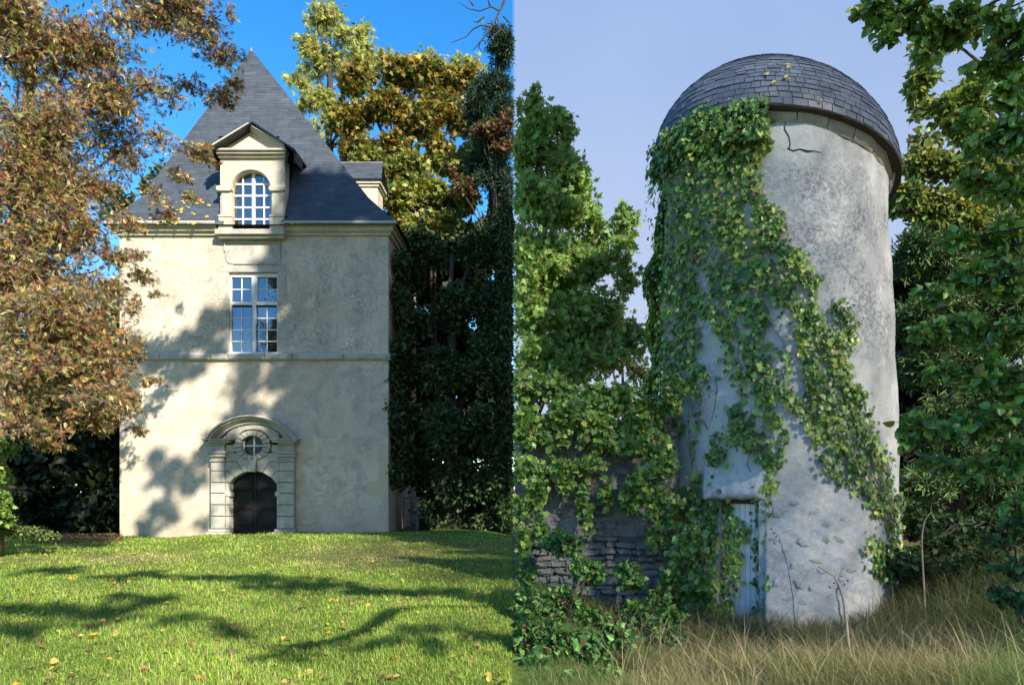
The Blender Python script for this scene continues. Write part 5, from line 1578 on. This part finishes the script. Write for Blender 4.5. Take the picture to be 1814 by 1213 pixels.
# added unseen leaf screen, scattered evenly to soften the sun on the tower
N = 46000
q_ = np.stack([P(a_, b_, c_) for a_, b_, c_ in zip(rr_.uniform(1050, 1840, N), rr_.uniform(60, 1240, N), rr_.uniform(8, 15, N))])
q_ = q_ + np.array([S.x, S.y, S.z]) / hS * rr_.uniform(33, 43, N)[:, None]
cm = q_.mean(0)
SUN_SCREEN = tree('lime_tree', 'unseen leaf screen on a lime trunk, added out of view to soften sun on the tower', (cm[0] + 4, cm[1] - 3, -.4), (cm[0] + 3, cm[1] - 2, 30), [(cm + rr_.normal(size=3) * [4, 3, 2.5], (1.5, 1.5, 1.5), 1) for _ in range(8)], 1500, T_SMALL, .12, BEE, 96, trunk_r=.45, limbs=8, twigs=20, twig_r=.005, limb_r=.12)
leaf_cloud('crown', q_, rr_.normal(size=(N, 3)), rr_.normal(size=(N, 3)) + [0, 0, .3], .105 * rr_.uniform(.7, 1.2, N), T_SMALL, palette(BEE, N, rr_), M['leaf_thin'], SUN_SCREEN)

# ------------------------------------------------------------------ grass
def blades(n, x, y, h, wd, lean, col, name, mat, label=None, cat=None, seam=0, kind='stuff'):
    rng = np.random.default_rng(n)
    z = ground_z(x, y)
    base = np.stack([x, y, z - .01], 1)
    an = rng.uniform(0, 2 * math.pi, n)
    ld = np.stack([np.cos(an), np.sin(an), np.zeros(n)], 1)
    sd = np.stack([-np.sin(an + rng.normal(0, .5, n)), np.cos(an), np.zeros(n)], 1)
    S_ = [0, .45, .8, 1.0]
    V = np.zeros((n, 7, 3))
    for k, s in enumerate(S_):
        c = base + np.array([0, 0, 1]) * (h * (s - .25 * lean / np.maximum(h, .01) * s * s).clip(.0))[:, None] + ld * (lean * s * s)[:, None]
        if k < 3:
            ww = (wd * (1 - .75 * s * s))[:, None] * .5
            V[:, 2 * k] = c - sd * ww; V[:, 2 * k + 1] = c + sd * ww
        else: V[:, 6] = c
    T0 = np.array([(0, 1, 3), (0, 3, 2), (2, 3, 5), (2, 5, 4), (4, 5, 6)])
    T = (T0[None] + (np.arange(n) * 7)[:, None, None]).reshape(-1, 3)
    o = link(name, np_mesh(name, V.reshape(-1, 3), T, np.repeat(col, 7, 0)), M[mat])
    return tag(o, label, cat, kind=kind)


rng = np.random.default_rng(101)
N = 190000
yy = 4.6 * (25.2 / 4.6) ** rng.uniform(0, 1, N) ** 1.0
xx = yy * rng.uniform(-.80, SEAM - .002, N)
ok = (xx - SEAM * yy < -.02)
xx, yy = xx[ok], yy[ok]; N = len(xx)
dry = np.zeros(N)
pyv = CY + F * (EYE - ground_z(xx, yy)) / yy; pxv = CX + F * xx / yy
for (cx_, cy_, rx_, ry_, am) in ((230, 990, 110, 9, .8), (640, 985, 120, 20, .9), (60, 992, 60, 6, .5), (800, 972, 120, 12, .35), (690, 965, 60, 8, .5)):
    dry = np.maximum(dry, am * np.exp(-((pxv - cx_) / rx_) ** 2 - ((pyv - cy_) / ry_) ** 2))
patch = .5 + .5 * np.sin(xx * 1.9 + 1.3 * np.sin(yy * 1.1)) * np.sin(yy * 1.6 + xx * .7)
c_g = palette([(.22, .33, .042, 4), (.31, .41, .065, 3), (.14, .24, .033, 2.6), (.42, .42, .14, 1.0)], N, rng, .22)
c_d = palette([(.42, .34, .16, 3), (.34, .28, .12, 2), (.24, .24, .08, 1)], N, rng, .2)
isd = rng.random(N) < np.clip(dry * 1.2 + .05 + .07 * patch, 0, 1)
c_g[isd] = c_d[isd]
p2 = .5 + .5 * np.sin(xx * 5.3 + 2 * np.sin(yy * 2.7)) * np.sin(yy * 4.4 + 1.7 * np.sin(xx * 3.1))
c_g *= (.70 + .34 * patch + .26 * p2)[:, None]
hh = rng.uniform(.025, .085, N) * (.7 + .6 * patch) * (1 - .4 * dry) * np.where(rng.random(N) < .05, 1.7, 1)
blades(N, xx, yy, hh, .0045 * np.maximum(1, yy / 5.5) * rng.uniform(.7, 1.5, N), hh * rng.uniform(.2, 1.0, N), c_g, 'lawn_grass', 'grass', 'short bright green lawn grass in front of the house', 'grass')
# fallen leaves on the lawn
N = 800
yy = 4.8 * (24 / 4.8) ** rng.uniform(0, 1, N); xx = yy * rng.uniform(-.78, SEAM - .01, N)
pl = np.stack([xx, yy, ground_z(xx, yy) + .035 + rng.uniform(0, .03, N)], 1)
o = leaf_cloud('fallen_leaves', pl, rng.normal(size=(N, 3)) * [1, 1, .25], rng.normal(size=(N, 3)) * .35 + [0, 0, 1], .075 * rng.uniform(.5, 1.2, N), T_OVAL, palette([(.60, .44, .05, 2), (.50, .36, .10, 3), (.28, .17, .07, 3), (.16, .09, .05, 2)], N, rng, .2), M['leaf'], None)
tag(o, 'yellow and brown fallen leaves scattered on the lawn', 'leaves', kind='stuff')
# brown litter by the house corner
N = 900
yy = rng.uniform(21.5, 25.5, N); xx = (rng.uniform(60, 215, N) - CX) / F * yy
pl = np.stack([xx, yy, ground_z(xx, yy) + .03 + rng.uniform(0, .05, N)], 1)
o = leaf_cloud('leaf_litter', pl, rng.normal(size=(N, 3)) * [1, 1, .25], rng.normal(size=(N, 3)) * .4 + [0, 0, 1], .13 * rng.uniform(.5, 1.2, N), T_SMALL, palette([(.26, .12, .06, 3), (.34, .18, .08, 2), (.15, .08, .05, 2)], N, rng, .2), M['leaf'], None)
tag(o, 'reddish brown leaf litter between chestnut and house corner', 'leaves', kind='stuff')

# tall dry grass right of the boundary
N = 78000
yy = 4.3 * (13.5 / 4.3) ** rng.uniform(0, 1, N); xx = yy * rng.uniform(SEAM, .78, N)
rt = np.hypot(xx - TC[0], yy - TC[1])
ok = (xx - SEAM * yy > .12) & (rt > 2.28) & ~((yy > 12.3) & (xx < TC[0]))
xx, yy = xx[ok], yy[ok]; N = len(xx)
pxv = CX + F * xx / yy
green = np.clip(1.25 - (pxv - 910) / 380, 0.46, 1) + .55 * np.clip((pxv - 1690) / 120, 0, 1) + .15 * np.sin(xx * 3) * np.sin(yy * 2.3)
isg = rng.random(N) < np.clip(green, 0.05, .95)
cs = palette([(.25, .21, .10, 3), (.18, .155, .07, 3), (.13, .12, .05, 2), (.42, .36, .20, .8)], N, rng, .2)
cg = palette([(.10, .17, .04, 3), (.15, .20, .06, 2), (.07, .12, .03, 2)], N, rng, .2)
cs[isg] = cg[isg]
hh = np.where(isg, rng.uniform(.18, .42, N), rng.uniform(.16, .55, N)) * (.45 + .55 * np.clip((pxv - 1040) / 180, 0, 1)) * (1.1 + .55 * np.clip((pxv - 1480) / 250, 0, 1)) * (.75 + .25 * np.sin(xx * 2.1) * np.sin(yy * 1.7))
blades(N, xx, yy, hh, .0036 * np.maximum(1, yy / 6) * rng.uniform(.6, 1.5, N), hh * rng.uniform(.3, 1.5, N), cs, 'tall_grass', 'grass', 'tall straw coloured dry grass in front of the tower', 'grass')
# seed stems standing above it
N = 1500
yy = 5.2 * (11.8 / 5.2) ** rng.uniform(0, 1, N); xx = yy * rng.uniform(.10, .76, N)
ok = np.hypot(xx - TC[0], yy - TC[1]) > 2.4
xx, yy = xx[ok], yy[ok]; N = len(xx)
h_ = rng.uniform(.3, .75, N)
blades(N, xx, yy, h_, .0042 * np.maximum(1, yy / 7) * rng.uniform(.6, 1.4, N), h_ * rng.uniform(.3, 1.2, N), palette([(.46, .38, .22, 2), (.36, .29, .16, 2), (.28, .24, .12, 2)], N, rng, .2), 'seed_stems', 'grass', 'pale bending seed stems above the dry grass', 'grass')


def stalk(name, label, pts, y, r, mat, extra=None):
    q_ = A_([P(a_, b_, y) for a_, b_ in pts])
    q_[0, 2] = min(q_[0, 2], G(q_[0, 0], y))
    root = thing(name, label, 'stem', (q_[0, 0], y, q_[0, 2]))
    V_, T_ = tube(q_, np.linspace(r, r * .35, len(q_)), 7)
    link('stem', np_mesh('stem', V_, T_, smooth=True), M[mat], root)
    for e in extra or []:
        qq = A_([P(a_, b_, y + .02) for a_, b_ in e])
        V_, T_ = tube(qq, np.linspace(r * .4, r * .15, len(qq)), 5)
        link('side_shoot', np_mesh('side_shoot', V_, T_), M[mat], root)
    return root


stalk('dry_stalk', 'tall pale stalk with a hooked tip before the dark wood', [(1640, 1090), (1637, 1040), (1634, 990), (1633, 950), (1637, 925), (1645, 911), (1652, 907)], 10.2, .016, 'straw_stem')
stalk('dry_stalk', 'brown woody stalk leaning in the grass before the tower foot', [(1522, 1250), (1512, 1200), (1503, 1140), (1499, 1100), (1495, 1065), (1488, 1040), (1478, 1020), (1450, 1003)], 7.6, .022, 'twig_grey', [[(1499, 1128), (1494, 1122)], [(1540, 1213), (1546, 1195), (1548, 1185)]])
dk = stalk('seed_stalk', 'thin brown weed stalk with dark seeds beside the tower foot', [(1412, 1110), (1405, 1060), (1395, 1000), (1380, 950), (1365, 935)], 8.6, .006, 'bark_dark', [[(1395, 1000), (1385, 970), (1372, 962)], [(1405, 1060), (1425, 1020), (1440, 1005)], [(1500, 1090), (1490, 1050), (1480, 1030)]])
for (a_, b_) in ((1366, 936), (1370, 944), (1375, 950), (1380, 958), (1372, 962), (1478, 1032), (1484, 1042), (1490, 1020), (1496, 1035), (1470, 1040), (1502, 1028)):
    V_, T_ = tube(A_([P(a_ - 1.5, b_, 8.55), P(a_, b_, 8.55), P(a_ + 1.5, b_ + 1, 8.55)]), [.004, .013, .004], 6)
    link('seed', np_mesh('seed', V_, T_), M['bark_dark'], dk)
